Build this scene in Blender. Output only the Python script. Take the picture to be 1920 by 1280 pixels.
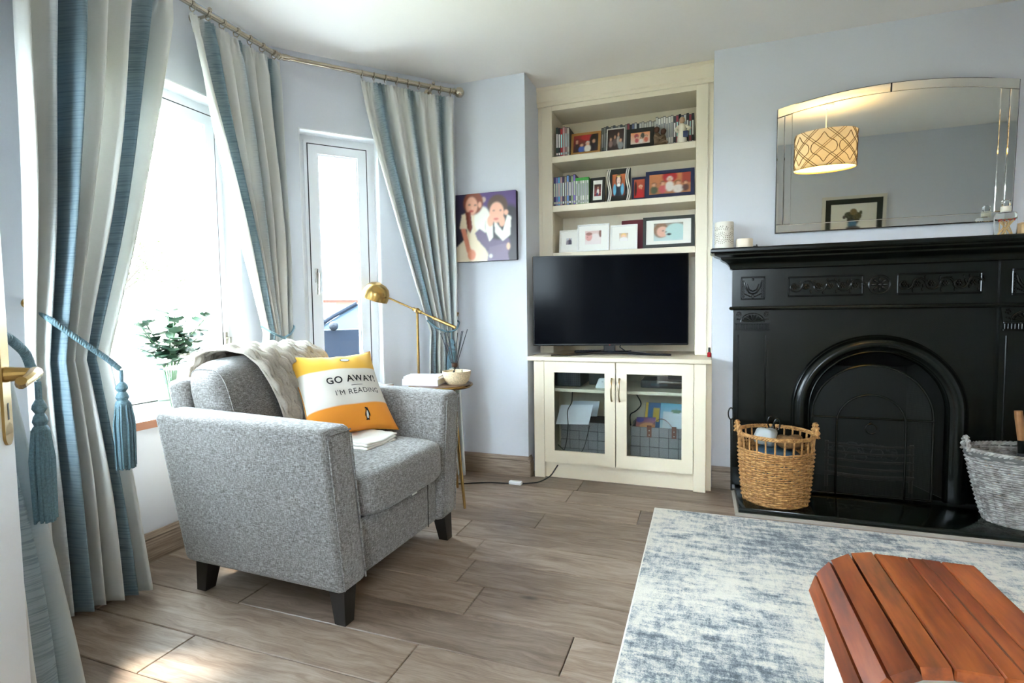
import bpy, bmesh, math, random
import numpy as np
from mathutils import Matrix, Vector
for o in list(bpy.data.objects): bpy.data.objects.remove(o)
scene = bpy.context.scene
COL = scene.collection
random.seed(7)
R = math.radians

# ---------------------------------------------------------------- camera
YAW, PITCH, ROLL, EYE, FPX = .345872, -.0577797, -.012977, 1.05, 993.776
F = Vector((-math.sin(YAW)*math.cos(PITCH), math.cos(YAW)*math.cos(PITCH), math.sin(PITCH)))
r_ = Vector((math.cos(YAW), math.sin(YAW), 0)); u_ = r_.cross(F)
rr = r_*math.cos(ROLL)+u_*math.sin(ROLL); uu = u_*math.cos(ROLL)-r_*math.sin(ROLL)
cd = bpy.data.cameras.new('camera'); cam = bpy.data.objects.new('camera', cd); COL.objects.link(cam)
cam.matrix_world = Matrix(((rr.x, uu.x, -F.x, 0), (rr.y, uu.y, -F.y, 0), (rr.z, uu.z, -F.z, EYE), (0, 0, 0, 1)))
cd.sensor_width = 36; cd.sensor_fit = 'HORIZONTAL'; cd.lens = FPX/1920*36; cd.clip_start = .05; cd.clip_end = 500
scene.camera = cam

# ---------------------------------------------------------------- sky, sun, exposure
w = bpy.data.worlds.new('overcast_sky'); scene.world = w; w.use_nodes = True
bg = w.node_tree.nodes['Background']; bg.inputs[0].default_value = (.75, .875, 1, 1); bg.inputs[1].default_value = 9.0
sd = bpy.data.lights.new('sun', 'SUN'); sd.energy = 4; sd.angle = R(6); sd.color = (1, .93, .82)
sun = bpy.data.objects.new('sun', sd); COL.objects.link(sun)
sun.rotation_euler = Vector((.46, .22, -.86)).to_track_quat('-Z', 'Y').to_euler()
vs = scene.view_settings
vs.view_transform = 'Standard'; vs.look = 'None'; vs.gamma = 1; vs.exposure = 2.78; vs.use_curve_mapping = False

# ---------------------------------------------------------------- materials
def lin(c):
    return tuple(((x/255)/12.92 if x/255 <= .04045 else ((x/255+.055)/1.055)**2.4) for x in c[:3])+(1,)
MATS = {}
class NB:
    def __init__(s, name):
        s.m = bpy.data.materials.new(name); s.m.use_nodes = True; s.t = s.m.node_tree
        s.b = s.t.nodes['Principled BSDF']; s.out = s.t.nodes['Material Output']
    def n(s, typ, **kw):
        x = s.t.nodes.new('ShaderNode'+typ)
        for k, v in kw.items():
            if k.startswith('i_'):
                k = k[2:]; k = int(k) if k.isdigit() else k.replace('_', ' ')
                if isinstance(v, bpy.types.NodeSocket): s.t.links.new(v, x.inputs[k])
                else: x.inputs[k].default_value = v
            else: setattr(x, k, v)
        return x
    def l(s, a, b): s.t.links.new(a, b)
    def coord(s, kind='Object', scale=(1, 1, 1), rot=(0, 0, 0)):
        return s.n('Mapping', i_0=s.n('TexCoord').outputs[kind], i_3=scale, i_2=rot).outputs[0]
    def noise(s, vec, scale, detail=3, rough=.6):
        return s.n('TexNoise', i_Vector=vec, i_Scale=scale, i_Detail=detail, i_Roughness=rough).outputs['Fac']
    def ramp(s, fac, stops, interp='LINEAR'):
        r = s.n('ValToRGB', i_0=fac); e = r.color_ramp; e.interpolation = interp
        while len(e.elements) < len(stops): e.elements.new(.5)
        for el, (p, c) in zip(e.elements, stops): el.position = p; el.color = c if len(c) == 4 else lin(c)
        return r.outputs[0]
    def mix(s, fac, a, b, mode='MIX'):
        x = s.n('Mix', data_type='RGBA', blend_type=mode)
        for k, v in ((0, fac), (6, a), (7, b)):
            if isinstance(v, bpy.types.NodeSocket): s.l(v, x.inputs[k])
            else: x.inputs[k].default_value = v
        return x.outputs[2]
    def math(s, op, a, b=0.0):
        x = s.n('Math', operation=op)
        for k, v in ((0, a), (1, b)):
            if isinstance(v, bpy.types.NodeSocket): s.l(v, x.inputs[k])
            else: x.inputs[k].default_value = v
        return x.outputs[0]
    def bump(s, h, strength=.3, dist=.002):
        s.l(s.n('Bump', i_Height=h, i_Strength=strength, i_Distance=dist).outputs[0], s.b.inputs['Normal'])
    def set(s, **kw):
        for k, v in kw.items():
            k = k.replace('_', ' ')
            if isinstance(v, bpy.types.NodeSocket): s.l(v, s.b.inputs[k])
            else: s.b.inputs[k].default_value = v
def P(name, col, rough=.5, metal=0, noise=None, bump=None, **kw):
    """plain procedural principled material; noise=(scale, amount), bump=(scale, strength)"""
    if name in MATS: return MATS[name]
    b = NB(name); c = lin(col)
    b.set(Base_Color=c, Roughness=rough, Metallic=metal, **kw)
    if noise:
        f = b.noise(b.coord(), noise[0]); a = noise[1]
        lo = tuple(x*(1-a) for x in c[:3])+(1,); hi = tuple(min(1, x*(1+a)) for x in c[:3])+(1,)
        b.set(Base_Color=b.ramp(f, [(.3, lo), (.7, hi)]))
    if bump: b.bump(b.noise(b.coord(), bump[0]), bump[1])
    MATS[name] = b.m; return b.m
def special(name):
    def deco(fn):
        def get():
            if name not in MATS:
                b = NB(name); fn(b); MATS[name] = b.m
            return MATS[name]
        return get
    return deco

@special('aged oak plank')
def M_plank(b):
    oi = b.n('ObjectInfo').outputs['Random']
    tc = b.n('TexCoord').outputs['Object']
    off = b.n('CombineXYZ', i_0=b.math('MULTIPLY', oi, 37.), i_1=b.math('MULTIPLY', oi, 11.)).outputs[0]
    v = b.n('VectorMath', operation='ADD', i_0=tc, i_1=off).outputs[0]
    g = b.n('Mapping', i_0=v, i_3=(1.6, 16, 1)).outputs[0]
    warp = b.noise(b.n('Mapping', i_0=v, i_3=(2.2, 7, 1)).outputs[0], 1.6, 2)
    gv = b.n('VectorMath', operation='ADD', i_0=g, i_1=b.n('CombineXYZ', i_1=b.math('MULTIPLY', warp, 1.8)).outputs[0]).outputs[0]
    f1 = b.noise(gv, 2.2, 5, .65); f2 = b.noise(b.n('Mapping', i_0=v, i_3=(3, 120, 1)).outputs[0], 2, 2)
    f = b.math('ADD', b.math('MULTIPLY', f1, .75), b.math('MULTIPLY', f2, .25))
    c = b.ramp(f, [(.28, (102, 84, 70)), (.45, (142, 124, 109)), (.58, (166, 150, 136)), (.78, (189, 176, 162))])
    kn = b.n('TexVoronoi', i_Vector=b.n('Mapping', i_0=v, i_3=(2.2, 6, 1)).outputs[0], i_Scale=1.).outputs['Distance']
    c = b.mix(b.ramp(kn, [(.02, (255, 255, 255)), (.1, (0, 0, 0))]), c, lin((88, 72, 62)))
    tone = b.ramp(oi, [(0, (205, 200, 196)), (.5, (238, 234, 230)), (1, (255, 252, 250))])
    b.set(Base_Color=b.mix(1., c, tone, 'MULTIPLY'), Roughness=b.math('ADD', .3, b.math('MULTIPLY', f, .22)))
    b.bump(f, .15, .001)
@special('grey brown skirting wood')
def M_skirt(b):
    v = b.coord('Object', (2, 2, 60))
    f = b.noise(v, 2.5, 4)
    b.set(Base_Color=b.ramp(f, [(.3, (112, 92, 76)), (.7, (168, 150, 132))]), Roughness=.5)
@special('heathered grey upholstery')
def M_fabric(b):
    tc = b.coord()
    a = b.noise(b.n('Mapping', i_0=tc, i_3=(1, 1, .13)).outputs[0], 560, 2); c = b.noise(b.n('Mapping', i_0=tc, i_3=(.13, .13, 1)).outputs[0], 560, 2)
    f = b.math('ADD', b.math('MULTIPLY', a, .5), b.math('MULTIPLY', c, .5))
    b.set(Base_Color=b.ramp(f, [(.34, (68, 62, 58)), (.48, (112, 108, 105)), (.62, (166, 164, 162))]), Roughness=.95, Sheen_Weight=.25)
    b.bump(f, .5, .0015)
@special('striped slub curtain fabric')
def M_curtain(b):
    uv = b.n('TexCoord').outputs['UV']; s = b.n('SeparateXYZ', i_0=uv)
    x = s.outputs[0]
    wob = b.noise(b.n('Mapping', i_0=uv, i_3=(.5, 1.6, 1)).outputs[0], 3, 2)
    xx = b.math('FRACT', b.math('ADD', b.math('MULTIPLY', x, 1.65), b.math('MULTIPLY', wob, .06)))
    base = b.ramp(xx, [(0, (236, 234, 229)), (.42, (238, 237, 232)), (.52, (190, 201, 205)), (.62, (144, 166, 176)), (.72, (120, 145, 157)), (.8, (150, 170, 179)), (.9, (216, 219, 217)), (1, (236, 234, 229))])
    mask = b.ramp(xx, [(.42, (0, 0, 0)), (.6, (255, 255, 255)), (.74, (255, 255, 255)), (.86, (0, 0, 0))])
    st = b.noise(b.n('Mapping', i_0=uv, i_3=(9, 170, 1)).outputs[0], 1, 3)
    fine = b.noise(b.n('Mapping', i_0=uv, i_3=(90, 700, 1)).outputs[0], 1, 2)
    stf = b.math('MULTIPLY', b.ramp(st, [(.47, (0, 0, 0)), (.62, (255, 255, 255))]), mask)
    c = b.mix(b.math('MULTIPLY', stf, .6), base, lin((84, 108, 122)))
    c = b.mix(b.math('MULTIPLY', fine, .12), c, lin((120, 128, 130)))
    b.set(Base_Color=c, Roughness=.75, Sheen_Weight=.3)
    b.bump(fine, .2, .0008)
    tr = b.n('BsdfTranslucent', i_Color=c); ms = b.n('MixShader', i_0=.28)
    b.l(b.b.outputs[0], ms.inputs[1]); b.l(tr.outputs[0], ms.inputs[2]); b.l(ms.outputs[0], b.out.inputs[0])
@special('distressed rug pile')
def M_rug(b):
    v = b.coord()
    big = b.noise(v, 1.7, 3); st = b.noise(b.n('Mapping', i_0=v, i_3=(1, 3.2, 1)).outputs[0], 7, 5, .75); gr = b.noise(v, 190, 2, .8); md = b.noise(b.n('Mapping', i_0=v, i_3=(3, 1, 1)).outputs[0], 16, 5, .8)
    f = b.math('ADD', b.math('ADD', b.math('MULTIPLY', big, .55), b.math('MULTIPLY', st, .6)), b.math('ADD', b.math('MULTIPLY', gr, .25), b.math('MULTIPLY', md, .4)))
    c = b.ramp(f, [(.76, (70, 80, 90)), (.83, (120, 129, 137)), (.885, (178, 180, 180)), (.93, (210, 205, 196)), (1, (228, 222, 210))])
    b.set(Base_Color=c, Roughness=1, Sheen_Weight=.3); b.bump(gr, .8, .004)
@special('reddish acacia board')
def M_acacia(b):
    oi = b.n('ObjectInfo').outputs['Random']
    v = b.n('VectorMath', operation='ADD', i_0=b.n('TexCoord').outputs['Object'], i_1=b.n('CombineXYZ', i_0=b.math('MULTIPLY', oi, 9.)).outputs[0]).outputs[0]
    f = b.noise(b.n('Mapping', i_0=v, i_3=(22, 3, 22)).outputs[0], 1.5, 4)
    c = b.ramp(f, [(.3, (84, 36, 14)), (.5, (142, 68, 26)), (.72, (186, 104, 50))])
    tone = b.ramp(oi, [(0, (150, 150, 165)), (.5, (230, 215, 205)), (1, (255, 255, 255))])
    b.set(Base_Color=b.mix(1., c, tone, 'MULTIPLY'), Roughness=.32)
@special('thin window glass')
def M_glass(b):
    fr = b.math('ADD', .04, b.math('MULTIPLY', .8, b.math('POWER', b.n('LayerWeight', i_0=.5).outputs['Facing'], 5.))); ms = b.n('MixShader', i_0=fr)
    b.l(b.n('BsdfTransparent', i_0=(.97, .99, .98, 1)).outputs[0], ms.inputs[1]); b.l(b.n('BsdfGlossy', i_Roughness=.02).outputs[0], ms.inputs[2]); b.l(ms.outputs[0], b.out.inputs[0])
@special('smoked cabinet glass')
def M_smoke(b):
    fr = b.math('ADD', .04, b.math('MULTIPLY', .8, b.math('POWER', b.n('LayerWeight', i_0=.5).outputs['Facing'], 5.))); ms = b.n('MixShader', i_0=fr)
    b.l(b.n('BsdfTransparent', i_0=(.72, .78, .78, 1)).outputs[0], ms.inputs[1]); b.l(b.n('BsdfGlossy', i_Roughness=.02).outputs[0], ms.inputs[2]); b.l(ms.outputs[0], b.out.inputs[0])
@special('fine black wire mesh')
def M_mesh(b):
    v = b.coord()
    s = b.n('SeparateXYZ', i_0=v)
    g = [b.math('LESS_THAN', b.math('FRACT', b.math('MULTIPLY', s.outputs[k], 260.)), .42) for k in (0, 2)]
    ms = b.n('MixShader', i_0=b.math('MAXIMUM', g[0], g[1]))
    b.set(Base_Color=lin((16, 20, 19)), Roughness=.5, Metallic=.3)
    b.l(b.n('BsdfTransparent').outputs[0], ms.inputs[1]); b.l(b.b.outputs[0], ms.inputs[2]); b.l(ms.outputs[0], b.out.inputs[0])
@special('printed photo surface')
def M_print(b):
    b.set(Base_Color=b.n('VertexColor', layer_name='print').outputs[0], Roughness=.35)
@special('matt printed fabric')
def M_printcloth(b):
    b.set(Base_Color=b.n('VertexColor', layer_name='print').outputs[0], Roughness=.9, Sheen_Weight=.2)
    b.bump(b.noise(b.coord(), 900, 2), .15, .0006)
@special('lit lamp shade')
def M_shade(b):
    v = b.coord(); s = b.n('SeparateXYZ', i_0=v)
    b.set(Base_Color=lin((226, 216, 202)), Roughness=.9)
    tr = b.n('BsdfTranslucent', i_Color=lin((240, 225, 190))); ms = b.n('MixShader', i_0=.10)
    b.l(b.b.outputs[0], ms.inputs[1]); b.l(tr.outputs[0], ms.inputs[2]); b.l(ms.outputs[0], b.out.inputs[0])
@special('wicker strand')
def M_wick(b):
    f = b.noise(b.coord(), 60, 3)
    b.set(Base_Color=b.ramp(f, [(.3, (128, 84, 42)), (.55, (186, 138, 82)), (.8, (222, 182, 124))]), Roughness=.6)
@special('whitewashed wicker strand')
def M_wickg(b):
    f = b.noise(b.coord(), 26, 3)
    b.set(Base_Color=b.ramp(f, [(.3, (100, 94, 88)), (.5, (150, 146, 142)), (.75, (196, 194, 190))]), Roughness=.75)
@special('leaf green')
def M_leaf(b):
    f = b.noise(b.coord(), 8, 2)
    b.set(Base_Color=b.ramp(f, [(.3, (24, 52, 38)), (.7, (74, 108, 88))]), Roughness=.5)
WALL = P('pale blue grey wall paint', (216, 218, 225), .85, bump=(120, .03))
CEIL = P('warm white ceiling paint', (244, 239, 234), .9)
WHITE = P('white window frame plastic', (240, 241, 243), .35)
CREAM = P('cream painted wood', (239, 226, 202), .4, noise=(3, .03))
BLACKIRON = P('black painted cast iron', (9, 13, 11), .24, noise=(14, .25), Specular_IOR_Level=.35)
DARKWOOD = P('black stained leg wood', (26, 23, 22), .4)
BRASS = P('brushed brass', (182, 148, 90), .26, 1)
NICKEL = P('satin nickel', (190, 180, 162), .2, 1)
ROPE = P('blue grey silky rope', (104, 134, 146), .6, noise=(200, .25))
BLACK = P('black plastic', (14, 15, 17), .35)
LINENW = P('white linen', (238, 236, 230), .9)
# ---------------------------------------------------------------- mesh helpers
WM = {}
def obj_world(o): return WM.get(o.name, Matrix())
class MB:
    def __init__(s): s.v = []; s.f = []; s.m = []; s.uv = {}; s.sharp = 35; s.flat = False
    def add(s, vs, fs, mi=0):
        k = len(s.v); s.v += [tuple(v) for v in vs]; s.f += [tuple(i+k for i in f) for f in fs]; s.m += [mi]*len(fs); return s
    def bx(s, x0, x1, y0, y1, z0, z1, mi=0):
        return s.add([(x, y, z) for z in (z0, z1) for y in (y0, y1) for x in (x0, x1)],
                     [(0, 2, 3, 1), (4, 5, 7, 6), (0, 1, 5, 4), (2, 6, 7, 3), (0, 4, 6, 2), (1, 3, 7, 5)], mi)
    def ob(s, o, a, b, c, mi=0):
        """oriented box: corner o, edge vectors a, b, c"""
        o, a, b, c = map(Vector, (o, a, b, c))
        if a.cross(b).dot(c) < 0: a, b = b, a
        vs = [o+a*i+b*j+c*k for k in (0, 1) for j in (0, 1) for i in (0, 1)]
        return s.add(vs, [(0, 2, 3, 1), (4, 5, 7, 6), (0, 1, 5, 4), (2, 6, 7, 3), (0, 4, 6, 2), (1, 3, 7, 5)], mi)
    def rbox(s, x0, x1, y0, y1, z0, z1, r=.01, seg=2, fn=None, mi=0):
        bm = bmesh.new(); bmesh.ops.create_cube(bm, size=1)
        for v in bm.verts: v.co = Vector(((x0+x1)/2+v.co.x*(x1-x0), (y0+y1)/2+v.co.y*(y1-y0), (z0+z1)/2+v.co.z*(z1-z0)))
        bmesh.ops.bevel(bm, geom=bm.edges[:], offset=r, segments=seg, profile=.5, affect='EDGES')
        bm.verts.index_update()
        vs = [fn(v.co.copy()) if fn else v.co.copy() for v in bm.verts]; fs = [[v.index for v in f.verts] for f in bm.faces]
        bm.free(); return s.add(vs, fs, mi)
    def pillow(s, c, d, n=5, k=8, fn=None, mi=0, M=None):
        """super-rounded box centred at c, dims d"""
        idx = {}; vs = []; fs = []
        def vid(p):
            q = tuple(round(x, 5) for x in p)
            if q not in idx:
                sc = 1/(sum(abs(x)**n for x in p))**(1/n)
                v = Vector([x*sc*d[i]/2 for i, x in enumerate(p)])
                if M: v = M @ v
                v += Vector(c)
                idx[q] = len(vs); vs.append(fn(v) if fn else v)
            return idx[q]
        for ax in range(3):
            for sg in (-1, 1):
                for i in range(k):
                    for j in range(k):
                        q = []
                        for (a, b) in ((i, j), (i+1, j), (i+1, j+1), (i, j+1)):
                            p = [0, 0, 0]; p[ax] = sg; p[(ax+1) % 3] = -1+2*a/k; p[(ax+2) % 3] = -1+2*b/k; q.append(vid(p))
                        fs.append(q if sg > 0 else q[::-1])
        return s.add(vs, fs, mi)
    def tube(s, path, r, n=8, closed=False, mi=0):
        pts = [Vector(p) for p in path]; N = len(pts); rs = r if isinstance(r, (list, tuple)) else [r]*N
        vs = []; fs = []; prev = None
        for i, p in enumerate(pts):
            t = (pts[(i+1) % N]-pts[i-1]) if closed else (pts[min(i+1, N-1)]-pts[max(i-1, 0)])
            t = t.normalized() if t.length > 1e-9 else Vector((0, 0, 1))
            if prev is None:
                a = Vector((0, 0, 1)) if abs(t.z) < .9 else Vector((1, 0, 0)); x = t.cross(a).normalized()
            else:
                x = prev-t*prev.dot(t); x = x.normalized() if x.length > 1e-6 else t.orthogonal().normalized()
            prev = x; y = t.cross(x)
            for k in range(n): vs.append(p+(x*math.cos(2*math.pi*k/n)+y*math.sin(2*math.pi*k/n))*rs[i])
        for i in range(N if closed else N-1):
            j = (i+1) % N
            for k in range(n): fs.append((i*n+k, i*n+(k+1) % n, j*n+(k+1) % n, j*n+k))
        if not closed: fs += [tuple(range(n))[::-1], tuple((N-1)*n+k for k in range(n))]
        return s.add(vs, fs, mi)
    def lathe(s, prof, c=(0, 0, 0), n=24, mi=0, M=None, sx=1, sy=1, caps=True):
        vs = []; fs = []
        for (r, z) in prof:
            for k in range(n):
                a = 2*math.pi*k/n; p = Vector((r*sx*math.cos(a), r*sy*math.sin(a), z))
                if M: p = M @ p
                vs.append(p+Vector(c))
        for i in range(len(prof)-1):
            for k in range(n): fs.append((i*n+k, i*n+(k+1) % n, (i+1)*n+(k+1) % n, (i+1)*n+k))
        if caps and prof[0][0] > 1e-6: fs.append(tuple(range(n))[::-1])
        if caps and prof[-1][0] > 1e-6: fs.append(tuple((len(prof)-1)*n+k for k in range(n)))
        return s.add(vs, fs, mi)
    def ball(s, c, r, n=12, mi=0, M=None):
        r = r if isinstance(r, (tuple, list)) else (r, r, r); m = max(4, n//2)
        T = Matrix.Diagonal((r[0], r[1], r[2])); T = (M @ T) if M else T
        return s.lathe([(max(1e-7, math.sin(math.pi*i/m)), -math.cos(math.pi*i/m)) for i in range(m+1)], c, n, mi, T)
    def prism(s, poly, o, ux, uy, ext, mi=0):
        """planar polygon (2d) at o spanned by ux, uy, extruded by ext"""
        o, ux, uy, ext = map(Vector, (o, ux, uy, ext)); n = len(poly)
        a = [o+ux*p[0]+uy*p[1] for p in poly]; vs = a+[p+ext for p in a]
        fs = [tuple(range(n))[::-1], tuple(range(n, 2*n))]+[(i, (i+1) % n, n+(i+1) % n, n+i) for i in range(n)]
        if ux.cross(uy).dot(ext) < 0: fs = [f[::-1] for f in fs]
        return s.add(vs, fs, mi)
    def grid(s, nu, nv, fn, uvf=None, mi=0):
        k0 = len(s.v)
        vs = [fn(i/nu, j/nv) for j in range(nv+1) for i in range(nu+1)]
        if uvf:
            for j in range(nv+1):
                for i in range(nu+1): s.uv[k0+j*(nu+1)+i] = uvf(i/nu, j/nv)
        return s.add(vs, [(j*(nu+1)+i, j*(nu+1)+i+1, (j+1)*(nu+1)+i+1, (j+1)*(nu+1)+i) for j in range(nv) for i in range(nu)], mi)
    def build(s, name, mat, parent=None, local=False):
        me = bpy.data.meshes.new(name)
        vs = s.v
        if parent is not None and not local:
            Mi = obj_world(parent).inverted(); vs = [Mi @ Vector(v) for v in vs]
        base = None
        if parent is None:
            a = np.array(vs); lo, hi = a.min(0), a.max(0); base = Vector(((lo[0]+hi[0])/2, (lo[1]+hi[1])/2, lo[2]))
            vs = [Vector(v)-base for v in vs]
        me.from_pydata([tuple(v) for v in vs], [], s.f)
        mats = mat if isinstance(mat, (list, tuple)) else [mat]
        for m in mats: me.materials.append(m)
        me.polygons.foreach_set('material_index', s.m)
        if s.uv:
            ul = me.uv_layers.new(name='UVMap')
            for lp in me.loops: ul.data[lp.index].uv = s.uv.get(lp.vertex_index, (0, 0))
        me.polygons.foreach_set('use_smooth', [not s.flat]*len(me.polygons))
        me.update()
        if not s.flat: me.set_sharp_from_angle(angle=R(s.sharp))
        o = bpy.data.objects.new(name, me); COL.objects.link(o)
        if parent is not None: o.parent = parent; WM[o.name] = obj_world(parent)
        else: o.location = base; WM[o.name] = Matrix.Translation(base)
        return o
def tag(o, label=None, cat=None, group=None, kind=None):
    if label: o['label'] = label
    if cat: o['category'] = cat
    if group: o['group'] = group
    if kind: o['kind'] = kind
    return o
def thing(name, label, cat, loc=(0, 0, 0), rz=0, group=None):
    o = bpy.data.objects.new(name, None); COL.objects.link(o); o.location = loc; o.rotation_euler = (0, 0, rz); o.empty_display_size = .1
    WM[o.name] = Matrix.Translation(Vector(loc)) @ Matrix.Rotation(rz, 4, 'Z')
    return tag(o, label, cat, group)
def struct(name, mb, mat, label=None):
    o = mb.build(name, mat); o['kind'] = 'structure'
    if label: o['label'] = label
    return o
def part(name, mat, parent, fn, local=False):
    m = MB(); fn(m); return m.build(name, mat, parent, local)
def smooth(t): t = max(0, min(1, t)); return t*t*(3-2*t)
def lerp(a, b, t): return a+(b-a)*t

# flat prints: a fine grid whose vertex colours are painted with soft ellipses and polygons
def paint(nx, ny, bg, shapes, soft=0):
    X, Y = np.meshgrid((np.arange(nx+1))/nx, (np.arange(ny+1))/ny)
    top, bot = (np.array(lin(c)[:3]) for c in (bg if isinstance(bg[0], (tuple, list)) else (bg, bg)))
    img = top[None, None]*(Y[..., None])+bot[None, None]*(1-Y[..., None])
    for sh in shapes:
        col = np.array(lin(sh[-1])[:3])
        if sh[0] == 'e':
            _, cx, cy, rx, ry, _c = sh
            d = np.sqrt(((X-cx)/rx)**2+((Y-cy)/ry)**2); a = np.clip((1.08-d)/.16, 0, 1)
        elif sh[0] == 'r':
            _, x0, x1, y0, y1, _c = sh
            a = ((X >= x0) & (X <= x1) & (Y >= y0) & (Y <= y1)).astype(float)
        elif sh[0] == 'n':
            rng = np.random.RandomState(sh[1]); a = np.clip(rng.rand(*X.shape)*1.6-.8, 0, 1)*sh[2]
        else:
            pts = sh[1]; a = np.zeros_like(X); n = len(pts)
            for i in range(n):
                (x1, y1), (x2, y2) = pts[i], pts[(i+1) % n]
                c = ((y1 > Y) != (y2 > Y)) & (X < (x2-x1)*(Y-y1)/((y2-y1) if y2 != y1 else 1e-9)+x1); a = np.where(c, 1-a, a)
        img = img*(1-a[..., None])+col*a[..., None]
    if soft:
        for _ in range(soft):
            p = np.pad(img, ((1, 1), (1, 1), (0, 0)), 'edge'); img = (p[:-2, 1:-1]+p[2:, 1:-1]+p[1:-1, :-2]+p[1:-1, 2:]+2*p[1:-1, 1:-1])/6
    return img
def print_grid(name, parent, o, ux, uy, bg, shapes, nx=44, ny=44, mat=None, fn=None, soft=0):
    """a printed rectangle: corner o (bottom left), edges ux and uy"""
    img = paint(nx, ny, bg, shapes, soft); o, ux, uy = map(Vector, (o, ux, uy)); m = MB()
    m.grid(nx, ny, fn or (lambda a, b: o+ux*a+uy*b))
    ob = m.build(name, mat or M_print(), parent)
    ca = ob.data.color_attributes.new('print', 'FLOAT_COLOR', 'POINT')
    ca.data.foreach_set('color', np.concatenate([img, np.ones(img.shape[:2]+(1,))], 2).reshape(-1).astype(np.float32))
    return ob
def person_shapes(cx, base, h, skin=(222, 170, 140), top=(120, 40, 40), hair=(70, 45, 30), w=.1):
    """a small seated or standing figure in a printed photo"""
    return [('e', cx, base+h*.3, w, h*.36, top), ('e', cx, base+h*.8, w*.62, h*.2, hair), ('e', cx, base+h*.76, w*.5, h*.16, skin)]
# ================================================================ THE ROOM
CZ = 2.496
BAYX = -2.22
C2 = Vector((-2.22, 2.34, 0)); C1 = Vector((-1.505, 3.15, 0))      # far bay facet
N2 = Vector((-2.22, 1.10, 0)); N1 = Vector((-1.26, .14, 0))        # near bay facet
HEAD, SILL = 2.087, .60

# ---- floor: base slab and oak planks
fl = MB(); fl.bx(-2.5, 3.7, -1.5, 3.8, -.2, -.012); floor = struct('floor', fl, P('dark floor underlay', (70, 58, 48), .9), 'grey brown oak plank floor')
ROW0, RW, PL = .066, .1938, 1.2065
JOINT = {5: -1.562, 6: -.84, 7: -.382, 8: -.777, 9: .31, 10: -.937, 11: .12, 12: -.758, 13: -.296, 14: -.70}
def floor_left(y):
    if y < .14: return -1.12
    if y < 1.10: return -1.26-(y-.14)-.08
    if y < 2.34: return -2.3
    if y < 3.15: return -2.22+(y-2.34)*.8827-.08
    return -1.04
pm = {}
for k in range(-8, 20):
    y0 = ROW0+k*RW; y1 = y0+RW
    if y0 > 3.72: break
    x = JOINT.get(k, (k*.4371) % PL)-6*PL
    while x < 2.85:
        a, b_ = max(x, min(floor_left(y0), floor_left(y1)) if y0 < 3.15 else -1.04), min(x+PL, 2.86 if y1 > .2 else .92); x += PL
        if b_-a < .03: continue
        key = round(b_-a, 4)
        if key not in pm:
            m = MB(); L = b_-a; g = .0014; e = .0022
            m.add([(-L/2+g, -RW/2+g, -.012), (L/2-g, -RW/2+g, -.012), (L/2-g, RW/2-g, -.012), (-L/2+g, RW/2-g, -.012)] +
                  [(-L/2+g, -RW/2+g, -e), (L/2-g, -RW/2+g, -e), (L/2-g, RW/2-g, -e), (-L/2+g, RW/2-g, -e)] +
                  [(-L/2+g+e, -RW/2+g+e, 0), (L/2-g-e, -RW/2+g+e, 0), (L/2-g-e, RW/2-g-e, 0), (-L/2+g+e, RW/2-g-e, 0)],
                  [(0, 1, 5, 4), (1, 2, 6, 5), (2, 3, 7, 6), (3, 0, 4, 7), (4, 5, 9, 8), (5, 6, 10, 9), (6, 7, 11, 10), (7, 4, 8, 11), (8, 9, 10, 11)])
            me = bpy.data.meshes.new('plank'); me.from_pydata(m.v, [], m.f); me.materials.append(M_plank()); pm[key] = me
        o = bpy.data.objects.new('plank', pm[key]); COL.objects.link(o); o.parent = floor
        o.location = Vector(((a+b_)/2, (y0+y1)/2, 0))-floor.location

# ---- ceiling
m = MB(); m.bx(-2.75, 3.75, -1.6, 4.0, CZ, CZ+.2); struct('ceiling', m, CEIL, 'warm white plastered ceiling')

# ---- walls
def wall_with_hole(m, A, B, thick, hole, top=CZ, z0=-.02):
    """wall from A to B (inner face), solid to the outside (left of A->B), hole=(s0,s1,z0,z1)"""
    d = (B-A); L = d.length; d.normalize(); n = Vector((-d.y, d.x, 0))
    def piece(s0, s1, za, zb): m.ob(A+d*s0+Vector((0, 0, za)), d*(s1-s0), n*thick, Vector((0, 0, zb-za)))
    s0, s1, h0, h1 = hole
    piece(0, s0, z0, top); piece(s1, L, z0, top); piece(s0, s1, z0, h0); piece(s0, s1, h1, top)
    return d, n
WF = (.14, 1.0)                   # front opening measured from the near corner
m = MB(); wall_with_hole(m, N2-Vector((0, .0, 0)), C2, .3, (WF[0], WF[1], SILL, HEAD))
m.bx(-2.52, -2.22, 2.34, 2.46, -.02, CZ); m.bx(-2.52, -2.22, .98, 1.10, -.02, CZ)
struct('wall_bay_front', m, WALL)
m = MB(); wall_with_hole(m, C2, C1, .3, (.136, .584, SILL, HEAD)); struct('wall_bay_far', m, WALL)
m = MB(); wall_with_hole(m, N1, N2, .3, (.77, 1.215, SILL, HEAD)); struct('wall_bay_near', m, WALL)
m = MB(); m.bx(-1.80, -1.033, 3.15, 3.9, -.02, CZ); struct('wall_pier', m, WALL)
m = MB(); m.bx(-1.04, .06, 3.74, 3.9, -.02, CZ); struct('wall_alcove', m, WALL)
m = MB(); m.bx(.051, .50, 3.285, 3.9, -.02, CZ); m.bx(1.20, 1.65, 3.285, 3.9, -.02, CZ); m.bx(.50, 1.20, 3.285, 3.9, .82, CZ); m.bx(.50, 1.20, 3.62, 3.9, -.02, .82)
struct('wall_chimney', m, WALL, 'pale blue grey chimney breast')
m = MB(); m.bx(1.65, 2.95, 3.74, 3.9, -.02, CZ); struct('wall_alcove_right', m, WALL)
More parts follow.
